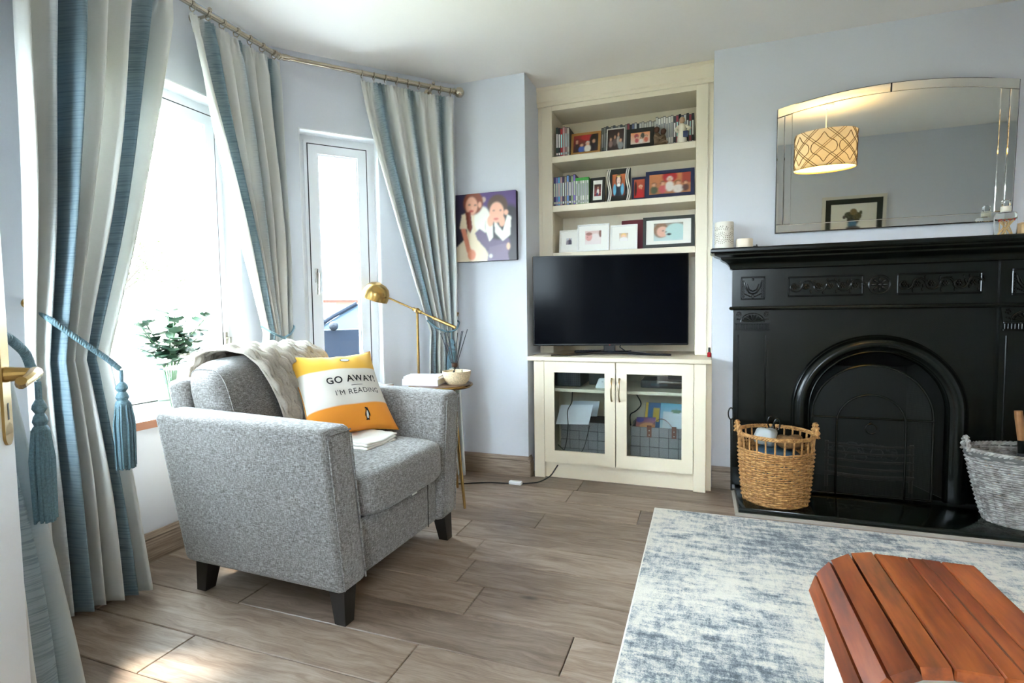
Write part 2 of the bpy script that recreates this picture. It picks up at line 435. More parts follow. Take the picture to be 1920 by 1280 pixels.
m = MB(); m.bx(-1.75, -.80, .02, .14, -.02, CZ); m.bx(.68, 2.95, .02, .14, -.02, CZ); m.bx(-.80, .68, .02, .14, 2.05, CZ); struct('wall_rear', m, WALL)
m = MB(); m.bx(2.8, 2.95, .02, 3.9, -.02, CZ); struct('wall_right', m, WALL)
HALLW = P('white hall paint', (232, 230, 226), .85)
m = MB(); m.bx(-1.22, -1.10, -1.5, .02, -.02, CZ); struct('wall_hall_left', m, HALLW)
m = MB(); m.bx(.90, 1.02, -1.5, .02, -.02, CZ); struct('wall_hall_right', m, HALLW)
m = MB(); wall_with_hole(m, Vector((1.02, -1.5, 0)), Vector((-1.22, -1.5, 0)), -.12, (.62, 1.62, -.02, 2.05)); struct('wall_hall_back', m, HALLW)  # opening added for fill daylight through the glazed door
m = MB(); m.bx(-.86, -.80, .14, .155, -.0, 2.11); m.bx(.68, .74, .14, .155, 0, 2.11); m.bx(-.80, .68, .14, .155, 2.05, 2.11); struct('trim_5', m, WHITE, 'white door architrave')

# ---- skirting boards
SK = [(0, 0), (.018, 0), (.018, .086), (.012, .096), (.016, .104), (.008, .118), (.006, .126), (0, .126)]
def skirting(name, A, B):
    A, B = Vector(A), Vector(B); d = (B-A).normalized(); n = Vector((d.y, -d.x, 0))
    m = MB(); m.prism(SK, A, n, (0, 0, 1), B-A); struct(name, m, M_skirt(), 'grey brown moulded skirting board')
skirting('baseboard_pier', C1+Vector((.01, 0, 0)), (-1.018, 3.15, 0))
skirting('baseboard_pier_return', (-1.033, 3.134, 0), (-1.033, 3.20, 0))
skirting('baseboard_bay_far', C2, C1)
skirting('baseboard_bay_front', N2, C2)
skirting('baseboard_bay_near', N1, N2)
skirting('baseboard_chimney', (.053, 3.285, 0), (.166, 3.285, 0))
skirting('baseboard_chimney_right', (1.54, 3.285, 0), (1.65, 3.285, 0))
skirting('baseboard_alcove_right', (1.65, 3.74, 0), (2.8, 3.74, 0))
skirting('baseboard_rear', (2.8, .14, 0), (.745, .14, 0))
skirting('baseboard_right', (2.8, 3.74, 0), (2.8, .14, 0))

# ---- windows
HANDLE_M = P('polished steel handle', (190, 186, 178), .25, 1)
def window(name, A, B, hole, inset, label, side, mullion=None):
    d = (B-A).normalized(); n = Vector((-d.y, d.x, 0)); s0, s1, z0, z1 = hole
    w_ = thing(name, label, None, tuple(A+d*((s0+s1)/2)+n*inset+Vector((0, 0, z0))))
    w_['kind'] = 'structure'
    del_keys = [k for k in ('category',) if k in w_]
    def rail(m, a, b, za, zb, off, th, r=None):
        m.ob(A+d*a+n*(inset+off)+Vector((0, 0, za)), d*(b-a), n*th, Vector((0, 0, zb-za)))
    zb = z0+.012
    def ring(m, a, b, za, zt, wd, off, th):
        rail(m, a, b, za, za+wd, off, th); rail(m, a, b, zt-wd, zt, off, th)
        rail(m, a, a+wd, za+wd, zt-wd, off, th); rail(m, b-wd, b, za+wd, zt-wd, off, th)
    part('window_frame', WHITE, w_, lambda m: (ring(m, s0, s1, zb, z1, .055, 0, .07), ring(m, s0+.035, s1-.035, zb+.035, z1-.035, .02, -.012, .02)))
    sa, sb, sz, st = s0+.058, s1-.058, zb+.058, z1-.058
    sash = part('sash', WHITE, w_, lambda m: (ring(m, sa, sb, sz, st, .05, -.016, .06), ring(m, sa+.045, sb-.045, sz+.045, st-.045, .014, -.006, .04)))
    part('gasket', P('black rubber seal', (40, 42, 46), .7), w_, lambda m: ring(m, sa-.006, sb+.006, sz-.006, st+.006, .0065, -.013, .03))
    part('pane', M_glass(), w_, lambda m: rail(m, sa+.05, sb-.05, sz+.05, st-.05, .02, .006))
    hs = sa+.026 if side < 0 else sb+.012
    hz = 1.28 if side < 0 else .93
    def hd(m):
        c = A+d*hs+n*(inset-.022)+Vector((0, 0, hz)); m.tube([c+Vector((0, 0, .03)), c-Vector((0, 0, .05))], .011, 8)
        q = c-n*.03; m.tube([c, q, q-Vector((0, 0, .03)), q-Vector((0, 0, .12))+n*.008], [.008, .009, .008, .006], 8)
    part('window_handle', HANDLE_M, sash, hd)
    return w_, d, n
window('window_1', N2, C2, (WF[0], WF[1], SILL, HEAD), .10, 'large white framed bay window behind the armchair', 1)
window('window_2', C2, C1, (.136, .584, SILL, HEAD), .10, 'narrow white casement window beside the brass lamp', -1)
window('window_3', N1, N2, (.77, 1.215, SILL, HEAD), .10, 'narrow casement window hidden behind the nearest curtain', -1)
# white plaster reveals and wooden window boards
def reveal(name, A, B, hole):
    d = (B-A).normalized(); n = Vector((-d.y, d.x, 0)); s0, s1, z0, z1 = hole; m = MB(); t = .006
    for (a, b, za, zb) in ((s0, s0+t, z0, z1), (s1-t, s1, z0, z1), (s0, s1, z1-t, z1)):
        m.ob(A+d*a+n*.001+Vector((0, 0, za)), d*(b-a), n*.099, Vector((0, 0, zb-za)))
    struct(name, m, P('white reveal paint', (238, 239, 241), .7))
    m = MB(); m.ob(A+d*(s0+.001)+n*.10+Vector((0, 0, z0-.022)), d*(s1-s0-.002), -n*.10, Vector((0, 0, .034)))
    m.ob(A+d*(s0-.04)-n*.0005+Vector((0, 0, z0-.022)), d*(s1-s0+.08), -n*.045, Vector((0, 0, .034)))
    o = struct(name.replace('trim', 'trim_board'), m, [P('white gloss window board', (240, 238, 234), .3), P('warm brown board edge', (150, 98, 72), .45)], 'white window board with a brown wooden nosing')
    for p in o.data.polygons:
        if p.normal.dot(-n) > .9: p.material_index = 1
reveal('trim_1', N2, C2, (WF[0], WF[1], SILL, HEAD)); reveal('trim_2', C2, C1, (.136, .584, SILL, HEAD)); reveal('trim_3', N1, N2, (.77, 1.215, SILL, HEAD))

# ---- open door swung into the room from the doorway the camera stands in
DE, DH = Vector((-1.405, .703, 0)), Vector((-.79, .165, 0)); dd_ = (DE-DH).normalized(); dnn = Vector((-dd_.y, dd_.x, 0))
if dnn.y < 0: dnn = -dnn
DL = (DE-DH).length
door = thing('door_1', 'white panel door swung open at the left edge with a brass lever', None, tuple(DH+Vector((0, 0, .006))), math.atan2(dd_.y, dd_.x)); door['kind'] = 'structure'
# local frame: x along the leaf from the hinge, y = away from the room-facing side when negative
sgn = 1 if (Matrix.Rotation(math.atan2(dd_.y, dd_.x), 3, 'Z') @ Vector((0, 1, 0))).dot(dnn) > 0 else -1
DW = P('white satin door paint', (236, 236, 238), .4)
def fy(v): return sgn*v
def lbx(m, x0, x1, y0, y1, z0, z1): a_, b_ = sorted((fy(y0), fy(y1))); m.bx(x0, x1, a_, b_, z0, z1)
def leaf(m):
    lbx(m, 0, DL, -.038, 0, 0, 2.0)
    for (za, zb) in ((.22, .78), (1.12, 1.85)):
        for (ya, yb) in ((.10, .36), (.42, .68)): lbx(m, ya, yb, 0, .006, za, zb)
part('door_leaf', DW, door, leaf, True)
part('lock_plate', BRASS, door, lambda m: (lbx(m, DL-.068, DL-.020, 0, .005, .80, 1.05), m.tube([(DL-.044, fy(0), .80), (DL-.044, fy(.005), .80)], .024, 16)), True)
part('keyhole', BLACK, door, lambda m: lbx(m, DL-.048, DL-.040, .005, .0056, .83, .865), True)
part('door_handle', BRASS, door, lambda m: (m.tube([(DL-.044, fy(.004), .925), (DL-.044, fy(.05), .925)], [.017, .011], 12), m.tube([(DL-.036, fy(.048), .925), (DL-.06, fy(.056), .927), (DL-.10, fy(.058), .922), (DL-.14, fy(.052), .912), (DL-.155, fy(.056), .92)], [.011, .013, .011, .010, .009], 10)), True)
for z in (.25, 1.0, 1.72): part('hinge', BRASS, door, lambda m: m.tube([(-.006, fy(.004), z), (-.006, fy(.004), z+.09)], .007, 8), True)
# ---- added glazed door at the back of the unseen hall, lets in fill daylight
fd = thing('added_fill_door', 'added glazed white door in the unseen hall, letting in fill daylight', None, (-.10, -1.56, 0)); fd['kind'] = 'structure'
def fdf(m):
    for (a, b, c, d) in ((-.60, -.50, 0, 2.05), (.30, .40, 0, 2.05), (-.50, .30, 0, .18), (-.50, .30, 1.95, 2.05), (-.50, .30, .95, 1.03)): m.bx(a, b, -1.59, -1.54, c, d)
part('added_door_frame', WHITE, fd, fdf)
part('added_lower_panel', WHITE, fd, lambda m: m.bx(-.50, .30, -1.575, -1.555, .18, .95))
for xa, xb in ((-.50, -.36), (.16, .30)): part('side_panel', WHITE, fd, lambda m: m.bx(xa, xb, -1.575, -1.555, 1.03, 1.95))
part('added_mid_panel', WHITE, fd, lambda m: m.bx(-.36, .16, -1.575, -1.555, 1.03, 1.25))
part('pane', M_glass(), fd, lambda m: m.bx(-.36, .16, -1.568, -1.562, 1.25, 1.95))
part('door_handle', BRASS, fd, lambda m: m.tube([(.345, -1.54, 1.0), (.345, -1.50, 1.0), (.25, -1.495, 1.0)], .009, 8))
# ================================================================ CURTAINS AND POLE
d2 = (C1-C2).normalized(); n2 = Vector((d2.y, -d2.x, 0))           # into the room
dn = (N2-N1).normalized(); nn = Vector((dn.y, -dn.x, 0))
RZ, RO = 2.407, .105
rodC2 = Vector((-2.22+RO, 2.34-RO*.35, RZ)); rodN2 = Vector((-2.22+RO, 1.10+RO*.41, RZ))
rodEnd = C1-d2*.05+n2*RO+Vector((0, 0, RZ)); rodNear = N1+dn*.10+nn*RO+Vector((0, 0, RZ))
pole = thing('curtain_pole', 'satin nickel bay curtain pole with ball finial under the ceiling', 'curtain pole', (-2.1, 1.9, RZ-.03))
part('pole_tube', NICKEL, pole, lambda m: m.tube([rodNear, rodN2-dn*.03], .0125, 12))
part('pole_tube', NICKEL, pole, lambda m: m.tube([rodN2+Vector((0, .03, 0)), rodC2-Vector((0, .03, 0))], .0125, 12))
part('pole_tube', NICKEL, pole, lambda m: m.tube([rodC2+d2*.03, rodEnd], .0125, 12))
part('sleeve', NICKEL, pole, lambda m: m.tube([rodC2+d2*.40, rodEnd-d2*.01], .0145, 12))
for c, a, b in ((rodC2, Vector((0, -1, 0)), d2), (rodN2, -dn, Vector((0, 1, 0)))):
    part('corner_joint', NICKEL, pole, lambda m: (m.tube([c+a*.05, c+a*.02, c, c+b*.02, c+b*.05], [.015, .017, .013, .017, .015], 12), m.ball(c, .018)))
def finial(m, e, d):
    M = d.to_track_quat('Z', 'Y').to_matrix()
    m.lathe([(.013, -.01), (.019, 0), (.019, .006), (.012, .010), (.016, .014), (.026, .022), (.031, .038), (.027, .055), (.014, .066), (.0001, .068)], e, 20, M=M)
part('finial', NICKEL, pole, lambda m: finial(m, rodEnd, d2)); part('finial', NICKEL, pole, lambda m: finial(m, rodNear, -dn))
for p, n in ((rodEnd-d2*.13, n2), (rodC2-Vector((0, .42, 0)), Vector((1, 0, 0))), (rodN2+Vector((0, .09, 0)), Vector((1, 0, 0))), (rodNear+dn*.1, nn)):
    part('bracket', NICKEL, pole, lambda m: (m.tube([p-n*.10, p-n*.01], .007, 8), m.tube([p-n*.104, p-n*.097], .024, 14), m.tube([p+Vector((0, 0, .022)), p+Vector((0, 0, .014))], .009, 8), m.ball(p+Vector((0, 0, .024)), .010)))

def curtain(name, label, path, out, tie, hem, ztie, folds, seed, pw=1.25, u0=0., ulen=1.7, hemz=.012, tops=None, amp=.034, rings=7):
    """path: (P0,P1) header ends; out: room-side normal; tie/hem: (Q0,Q1) ends at the tie and at the floor"""
    P0, P1 = map(Vector, path); T0, T1 = map(Vector, tie); H0, H1 = map(Vector, hem); rnd = random.Random(seed)
    out = Vector(out).normalized(); ZT = RZ-.045
    root = thing(name, label, 'curtain', (H0.x*.5+H1.x*.5, H0.y*.5+H1.y*.5, hemz), group='striped curtains in the bay')
    ph = [rnd.uniform(-.5, .5) for _ in range(8)]; jit = [rnd.uniform(.65, 1.25) for _ in range(40)]
    def f(a, b):
        z = lerp(ZT, hemz, b)
        s = a+.012*math.sin(a*19+ph[0])+.008*math.sin(a*31+ph[1]); s = min(1, max(0, s))
        wave = math.sin(2*math.pi*(folds*s)+ph[2]); wave = wave*(.8+.2*abs(wave)); k = jit[int(s*folds*1.0+.25) % 40]
        if z > ztie:
            t = (ZT-z)/(ZT-ztie); e = t**pw
            q = lerp(P0.lerp(P1, s), T0.lerp(T1, s), e); am = amp*lerp(.8, 1.25, smooth(t*2))*lerp(1, .62, smooth((t-.6)/.4))
        else:
            t = (ztie-z)/(ztie-hemz); e = t**.75
            q = lerp(T0.lerp(T1, s), H0.lerp(H1, s), e); am = amp*lerp(.62*1.25, 1.15, smooth(t*1.6))
        head = max(0, 1-(ZT-z)/.10)
        w_ = wave*am*k*(1-.75*head)+.010*head*math.sin(2*math.pi*folds*4*s)+.006*math.sin(z*5+a*9+ph[3])
        lift = .012*math.sin(2*math.pi*folds*s+ph[4])*smooth(b*8-7)
        return Vector((q.x, q.y, z+abs(lift)))+out*(w_+.006)
    nu, nv = int(folds*18), 90
    cl = MB(); cl.sharp = 180
    cl.grid(nu, nv, f, lambda a, b: (u0+a*ulen, (1-b)*2.4))
    o = cl.build('cloth', M_curtain(), root)
    sm = o.modifiers.new('cloth_thickness', 'SOLIDIFY'); sm.thickness = .003; sm.offset = 0
    hb = MB(); hb.sharp = 180
    hb.grid(nu, 3, lambda a, b: f(a, b*.032)-out*.004, lambda a, b: (u0+a*ulen, 2.4-b*.08)); hb.build('header_tape', M_curtain(), root)
    d = (P1-P0).normalized()
    for i in range(rings):
        c = P0.lerp(P1, (i+.25)/(rings-.5)); c.z = RZ; tl = rnd.uniform(-.35, .35)
        ax = (d+Vector((0, 0, tl*.3))+out*tl*.4).normalized(); x = ax.cross(Vector((0, 0, 1))).normalized(); y = ax.cross(x)
        rg = MB(); rg.tube([c+Vector((0, 0, -.006))+(x*math.cos(t)+y*math.sin(t))*.021 for t in [2*math.pi*k/20 for k in range(20)]], .0024, 6, True)
        rg.tube([c+Vector((0, 0, -.027)), c+Vector((0, 0, -.036)), c+Vector((0, 0, -.048))+out*.004], .0018, 5)
        rg.build('ring', NICKEL, root)
    return root, f
X1 = Vector((1, 0, 0))
curtain('curtain', 'big striped curtain tied back with a rope left of the large bay window',
        ((-2.115, 1.14, 0), (-2.115, 1.69, 0)), X1, ((-2.085, 1.09, 0), (-2.03, 1.285, 0)), ((-2.10, 1.09, 0), (-1.995, 1.365, 0)), .90, 6.5, 3, 1.1, .03, 1.2, amp=.050)
curtain('curtain', 'striped curtain gathered in the corner between the two bay windows',
        ((-2.115, 1.775, 0), (-2.115, 2.285, 0)), X1, ((-2.125, 2.14, 0), (-2.09, 2.262, 0)), ((-2.14, 2.10, 0), (-2.09, 2.27, 0)), .95, 6.5, 11, 1.15, .07, 1.75, amp=.038)
far0, far1 = C2+d2*.455+n2*RO, C1-d2*.055+n2*RO
curtain('curtain', 'striped curtain tied back beside the canvas portrait',
        (far0, far1), n2, (C2+d2*.83+n2*.13, C1-d2*.075+n2*.13), (C2+d2*.80+n2*.11, C1-d2*.045+n2*.14), .93, 6.5, 23, 1.2, .02, 1.85, amp=.036, rings=9)
NO = Vector((-1.46, .34, 0))
nb0, nb1 = NO+dn*.08+nn*RO, NO+dn*.50+nn*RO
curtain('curtain', 'nearest grey blue curtain by the open door at the left edge',
        (nb0, nb1), nn, (NO+dn*.16+nn*.17, NO+dn*.43+nn*.20), (NO+dn*.16+nn*.20, NO+dn*.545+nn*.29), .98, 5, 31, 1.0, .33, .95, amp=.028, rings=6)

def tieback(label, pts, knot, drop, hooks, seed, r=.0085, sc=1.):
    """rope loop through pts, tassel hanging at knot"""
    root = thing('curtain_tieback', label, 'tieback', tuple(knot), group='rope tiebacks with tassels')
    def rope(m):
        P_ = [Vector(p) for p in pts]; path = []
        for i in range(len(P_)-1):
            for k in range(10): path.append(P_[i].lerp(P_[i+1], k/10))
        path.append(P_[-1]); sm_ = path[:]
        for _ in range(6): sm_ = [sm_[0]]+[(sm_[i-1]+sm_[i]*2+sm_[i+1])/4 for i in range(1, len(sm_)-1)]+[sm_[-1]]
        # two twisted strands
        fine = []
        for i in range(len(sm_)-1):
            for k in range(5): fine.append(sm_[i].lerp(sm_[i+1], k/5))
        for s0 in (0, 2.094, 4.188):
            q = []
            for i, p in enumerate(fine):
                t = (fine[min(i+1, len(fine)-1)]-fine[max(i-1, 0)]).normalized(); a = t.orthogonal().normalized(); b = t.cross(a); th = i*.55+s0
                up = Vector((0, 0, 1)); a = (up-t*up.dot(t)).normalized(); b = t.cross(a)
                q.append(p+(a*math.cos(th)+b*math.sin(th))*r*.6)
            m.tube(q, r*.62, 6)
    part('rope', ROPE, root, rope)
    k = Vector(knot)
    part('cord', ROPE, root, lambda m: m.tube([k+Vector((0, 0, .0)), k-Vector((0, 0, .05))], r*.8, 8))
    z = k.z-.045
    tas = part('tassel', ROPE, root, lambda m: m.lathe([(.0001, z+.004), (.010, z), (.018, z-.012), (.020, z-.022), (.012, z-.034), (.017, z-.042), (.021, z-.054), (.016, z-.064), (.021, z-.070), (.024, z-.078), (.022, z-.086), (.0001, z-.087)], (k.x, k.y, 0), 16, sx=sc, sy=sc))
    def skirt(m):
        rnd = random.Random(seed)
        for i in range(64):
            a = rnd.uniform(0, 6.283); rr_ = .022*sc*math.sqrt(rnd.random()); rb = rr_*1.35
            p0 = Vector((k.x+math.cos(a)*rr_, k.y+math.sin(a)*rr_, z-.075)); p1 = Vector((k.x+math.cos(a)*rb*1.1, k.y+math.sin(a)*rb*1.1, z-.15)); p2 = Vector((k.x+math.cos(a)*rb, k.y+math.sin(a)*rb, z-drop+rnd.uniform(-.008, .008)))
            m.tube([p0, p1, p2], .0034, 5)
    tag(part('tassel_skirt', ROPE, tas, skirt), kind='stuff')
    part('tassel_core', ROPE, tas, lambda m: m.lathe([(.0001, z-.08), (.021, z-.082), (.026, z-.15), (.025, z-drop+.012), (.0001, z-drop+.014)], (k.x, k.y, 0), 14, sx=sc, sy=sc))
    return root
def hook(label, p, n):
    n = Vector(n).normalized(); p = Vector(p); h = thing('tieback_hook', label, 'hook', tuple(p), group='brass tieback hooks')
    part('rose', BRASS, h, lambda m: m.tube([p, p+n*.008], .018, 14))
    part('arm', BRASS, h, lambda m: m.tube([p, p+n*.03, p+n*.05+Vector((0, 0, .002)), p+n*.055+Vector((0, 0, .014))], .005, 8))
    part('knob', BRASS, h, lambda m: m.ball(p+n*.055+Vector((0, 0, .018)), .009))
hook('brass hook on the wall left of the big rope tied curtain', (-2.22, 1.172, 1.098), (1, 0, 0))
tieback('long blue grey rope round the big curtain left of the large window', [(-2.168, 1.172, 1.10), (-2.10, 1.14, 1.07), (-2.02, 1.136, 1.034), (-1.985, 1.207, .955), (-1.965, 1.269, .895), (-1.957, 1.296, .862)], (-1.955, 1.30, .858), .31, None, 1)
hook('brass hook hidden in the corner between the bay windows', (-2.22, 2.30, 1.02), (1, 0, 0))
tieback('thin rope round the curtain between the two bay windows', [(-2.18, 2.29, 1.00), (-2.05, 2.275, .985), (-2.03, 2.22, .945), (-2.03, 2.17, .925), (-2.05, 2.11, .955), (-2.10, 2.09, .99)], (-2.03, 2.18, .925), .2, None, 2, .005)
hk = C1-d2*.03; hook('brass hook on the wall beside the canvas portrait', tuple(hk+Vector((0, 0, 1.02))), n2)
q = lambda s, o, z: tuple(C2+d2*s+n2*o+Vector((0, 0, z)))
tieback('thin rope round the curtain beside the canvas portrait', [q(1.03, .05, 1.0), q(1.02, .16, .985), q(.985, .19, .94), q(.93, .19, .925), q(.86, .18, .95), q(.81, .15, 1.0)], q(.95, .195, .925), .2, None, 3, .005)
q = lambda s, o, z: tuple(NO+dn*s+nn*o+Vector((0, 0, z)))
hook('brass hook on the wall behind the open door', q(.06, 0, 1.05), nn)
tieback('rope with a long dark tassel on the nearest curtain by the door', [q(.02, .05, 1.05), q(.15, .21, 1.05), q(.30, .265, 1.01), q(.375, .275, .965), q(.405, .28, .895)], q(.41, .283, .89), .30, None, 4, .009, .78)
# ================================================================ ARMCHAIR AND WHAT IS ON IT
AC = (-1.455, 1.81, 0); ARZ = -R(1.8)
chair = thing('armchair', 'wide heathered grey fabric armchair with flared arms and black legs', 'armchair', AC, ARZ)
FAB = M_fabric()
def arm(sg):
    def fn(p):
        t = (p.z-.115)/.585
        q = p.copy(); q.y = p.y+sg*.062*t
        bk = max(0, -p.x/.38); q.x = p.x-.055*t*bk
        if p.x > .2: q.z = p.z-.022*((p.x-.2)/.16)*max(0, t-.5)*2
        return q
    m = MB(); m.sharp = 60
    y0, y1 = (-.40, -.262) if sg < 0 else (.262, .40)
    m.rbox(-.38, .36, y0, y1, .115, .70, .028, 3, fn)
    o = m.build('arm', FAB, chair, True)
    # piped seam round the front panel of the arm
    s = MB(); zs = [.13+.54*k/12 for k in range(13)]
    for yy in (y0+.014, y1-.014): s.tube([fn(Vector((.361, yy, z))) for z in zs], .0032, 5)
    s.tube([fn(Vector((.361, y0+.014+(y1-y0-.028)*k/6, .685))) for k in range(7)], .0032, 5)
    s.build('seam', FAB, o, True)
arm(-1); arm(1)
part('back_frame', FAB, chair, lambda m: m.rbox(-.40, -.30, -.325, .325, .115, .80, .03, 3, lambda p: Vector((p.x-.085*(p.z-.115)/.585, p.y*(1+.12*(p.z-.115)/.685), p.z))), True)
part('front_rail', FAB, chair, lambda m: m.rbox(-.34, .335, -.268, .268, .118, .33, .015, 2), True)
part('drawer_seam', P('dark fabric seam', (50, 47, 46), .9), chair, lambda m: m.tube([(.3365, .19, .12), (.3365, .19, .325)], .002, 5), True)
m = MB(); m.sharp = 180
m.pillow((.045, 0, .405), (.70, .56, .175), 7, 14, lambda p: Vector((p.x, p.y, p.z+(.022*(1-((p.x-.045)/.36)**2)*(1-(p.y/.30)**2) if p.z > .4 else 0))))
seat = m.build('seat_cushion', FAB, chair, True)
for z_ in (.462, .345): part('piping', FAB, seat, lambda m: m.tube([(.378, -.22+.44*k/10, z_) for k in range(11)], .003, 5), True)
part('care_tag', LINENW, chair, lambda m: m.bx(.366, .368, .02, .055, .318, .336), True)
def tilt(p): return Vector((p.x-.32*(p.z-.47), p.y, p.z))
m = MB(); m.sharp = 180
m.pillow((-.235, 0, .675), (.235, .68, .40), 4.2, 14, tilt)
bk = m.build('back_cushion', FAB, chair, True)
def ringseam(m, sg):
    if 1:
        pts = []
        for k in range(40):
            t = 2*math.pi*k/40; c, s = math.cos(t), math.sin(t); sc = 1/((abs(c)**4.2+abs(s)**4.2+.88**4.2)**(1/4.2))
            sc = ((1-.88**4.2)/(abs(c)**4.2+abs(s)**4.2))**(1/4.2)
            pts.append(tilt(Vector((-.235+c*sc*.1185, sg*.88*.34, .675+s*sc*.201))))
        m.tube(pts, .0032, 5, True)
for sg_ in (-1, 1): part('piping', FAB, bk, lambda m: ringseam(m, sg_), True)
for (x, y) in ((.315, -.345), (.315, .345), (-.315, -.345), (-.315, .345)):
    def leg(m):
        sx = 1 if x > 0 else -1; sy = 1 if y > 0 else -1
        a = [(x-.032, y-.032), (x+.032, y-.032), (x+.032, y+.032), (x-.032, y+.032)]
        b = [(x+sx*.012+dx*.022, y+sy*.010+dy*.022) for dx, dy in ((-1, -1), (1, -1), (1, 1), (-1, 1))]
        m.add([(p[0], p[1], .125) for p in a]+[(p[0], p[1], .001) for p in b], [(0, 1, 2, 3), (7, 6, 5, 4), (0, 4, 5, 1), (1, 5, 6, 2), (2, 6, 7, 3), (3, 7, 4, 0)])
    part('leg', DARKWOOD, chair, leg, True)
CH = WM[chair.name]

# knitted throw over the back cushion
KNIT = P('oatmeal cable knit wool', (190, 182, 170), .95, noise=(160, .12), bump=(500, .5))
PROF = [(-.515, .30), (-.515, .60), (-.508, .80), (-.482, .872), (-.42, .896), (-.34, .90), (-.268, .885), (-.222, .84), (-.192, .77), (-.165, .69), (-.138, .60), (-.12, .52)]
def along(t):
    L = [0]
    for i in range(len(PROF)-1): L.append(L[-1]+math.dist(PROF[i], PROF[i+1]))
    s = t*L[-1]
    for i in range(len(PROF)-1):
        if s <= L[i+1]+1e-9:
            k = (s-L[i])/(L[i+1]-L[i]); return lerp(PROF[i][0], PROF[i+1][0], k), lerp(PROF[i][1], PROF[i+1][1], k), (-(PROF[i+1][1]-PROF[i][1]), PROF[i+1][0]-PROF[i][0])
    return PROF[-1][0], PROF[-1][1], (1, 0)
def knit(a, b):
    x, z, n = along(b); L = math.hypot(*n); nx, nz = n[0]/L, n[1]/L
    if b > .45: nx, nz = abs(nx), abs(nz)
    s = a*8.0; fr = s-math.floor(s); cb = math.sqrt(max(0, 1-((fr-.5)/.40)**2)); tw = .5+.5*math.sin(b*95+(3.1 if int(s) % 2 else 0)+abs(fr-.5)*7)
    h = .022*cb*(.35+.65*tw)+.003*math.sin(s*math.pi*8)
    y = lerp(-.235, .165, a)+.10*smooth((b-.42)/.5)+.012*math.sin(b*9)
    # rest on the true cushion surface
    return CH @ Vector((x-nx*0+nx*(h+.004), y, z+abs(nz)*(h+.004)))
throw = MB(); throw.sharp = 180; throw.grid(128, 230, knit)
o = throw.build('knitted_throw', KNIT); tag(o, 'oatmeal cable knit throw draped over the armchair back', 'blanket')
o.modifiers.new('thickness', 'SOLIDIFY').thickness = .006
# small folded knit cloth on the seat
fc = thing('knitted_cloth', 'small folded white knitted cloth on the armchair seat', 'cloth', tuple(CH @ Vector((.11, .03, .512))))
for k in range(3):
    m = MB(); m.sharp = 180
    m.grid(26, 14, lambda a, b: CH @ Vector((.02+.20*b-.006*k, -.075+.20*a+.012*k+.01*b, .5135-.010*abs(b-.4)*1.2+.0075*k+.004*math.sin(a*6+k)+.0015*math.sin(b*60))))
    o = m.build('fold', P('white knitted wool', (240, 237, 230), .95, bump=(420, .6)), fc); o.modifiers.new('thickness', 'SOLIDIFY').thickness = .006

# scatter cushion with the printed words
TL, TR, BR = Vector((-1.69, 1.826, .850)), Vector((-1.521, 2.165, .846)), Vector((-1.315, 2.055, .535)); BL = TL+BR-TR
CC = (TL+BR)/2; CU = (TR-TL)/2*1.0; CV = (TL-BL)/2; CN = CU.cross(CV).normalized()
if CN.y > 0: CN = -CN
CU *= 1.09; CV *= 1.10
def cush(u, v, side, lift=0):
    pu = 1-.055*(1-u*u)*0; e = max(0, (1-u*u))*max(0, (1-v*v))
    # pinched sides: edges bow inward between the pointed corners
    uu_ = u*(1-.13*(1-v*v)*abs(u)**2.5); vv_ = v*(1-.14*(1-u*u)*abs(v)**2.5)
    h = .074*(e**.45)*(1+.05*math.sin(u*7+v*5)*e)+.004*math.sin(u*16)*smooth((abs(v)-.6)*3)*e**.3
    return CC+CU*uu_+CV*vv_+CN*(side*h+lift)
cushion = thing('scatter_cushion', 'yellow white and orange cushion printed GO AWAY! in the armchair', 'cushion', tuple((BL+BR)/2))
Yc, Wc, Oc = (240, 184, 58), (226, 220, 212), (238, 150, 44)
def band(v): return Yc if v > .40 else (Wc if v > -.40 else Oc)
for side, nm in ((1, 'front_cover'), (-1, 'back_cover')):
    sh = [('r', -1, 2, .705, 2, Yc), ('r', -1, 2, .295, .705, Wc), ('r', -1, 2, -1, .295, Oc)]
    print_grid(nm, cushion, (0, 0, 0), (1, 0, 0), (0, 1, 0), Wc, sh, 64, 64, M_printcloth(), fn=lambda a, b: cush(2*a-1, 2*b-1, side))
INK = P('black printing ink', (22, 22, 24), .8)
def flat_text(body, size, cu, cv, name, weight=0):
    c = bpy.data.curves.new('lettering', 'FONT'); c.body = body; c.size = 1; c.align_x = 'CENTER'; c.align_y = 'CENTER'; c.offset = weight; c.space_character = 1.12
    t = bpy.data.objects.new('lettering', c); COL.objects.link(t); dg = bpy.context.evaluated_depsgraph_get(); me = t.evaluated_get(dg).to_mesh()
    bm = bmesh.new(); bm.from_mesh(me); bmesh.ops.remove_doubles(bm, verts=bm.verts[:], dist=1e-5); bmesh.ops.triangulate(bm, faces=bm.faces[:])
    for _ in range(2): bmesh.ops.subdivide_edges(bm, edges=[e for e in bm.edges if e.calc_length() > .2], cuts=1); bmesh.ops.triangulate(bm, faces=bm.faces[:])
    bm.verts.index_update()
    m = MB(); m.flat = True
    m.add([cush(cu+v.co.x*size, cv+v.co.y*size, 1, .0012) for v in bm.verts], [[v.index for v in f.verts] for f in bm.faces]); bm.free()
    t.evaluated_get(dg).to_mesh_clear(); bpy.data.objects.remove(t); bpy.data.curves.remove(c)
    m.build(name, INK, cushion)
flat_text('GO AWAY!', .215, .16, .145, 'lettering', .022); flat_text("I'M READING", .165, .20, -.15, 'lettering', 0)
def deco(name, mat, poly, lift=.0013):
    m = MB(); m.flat = True; m.add([cush(u, v, 1, lift) for u, v in poly], [tuple(range(len(poly)))]); m.build(name, mat, cushion)
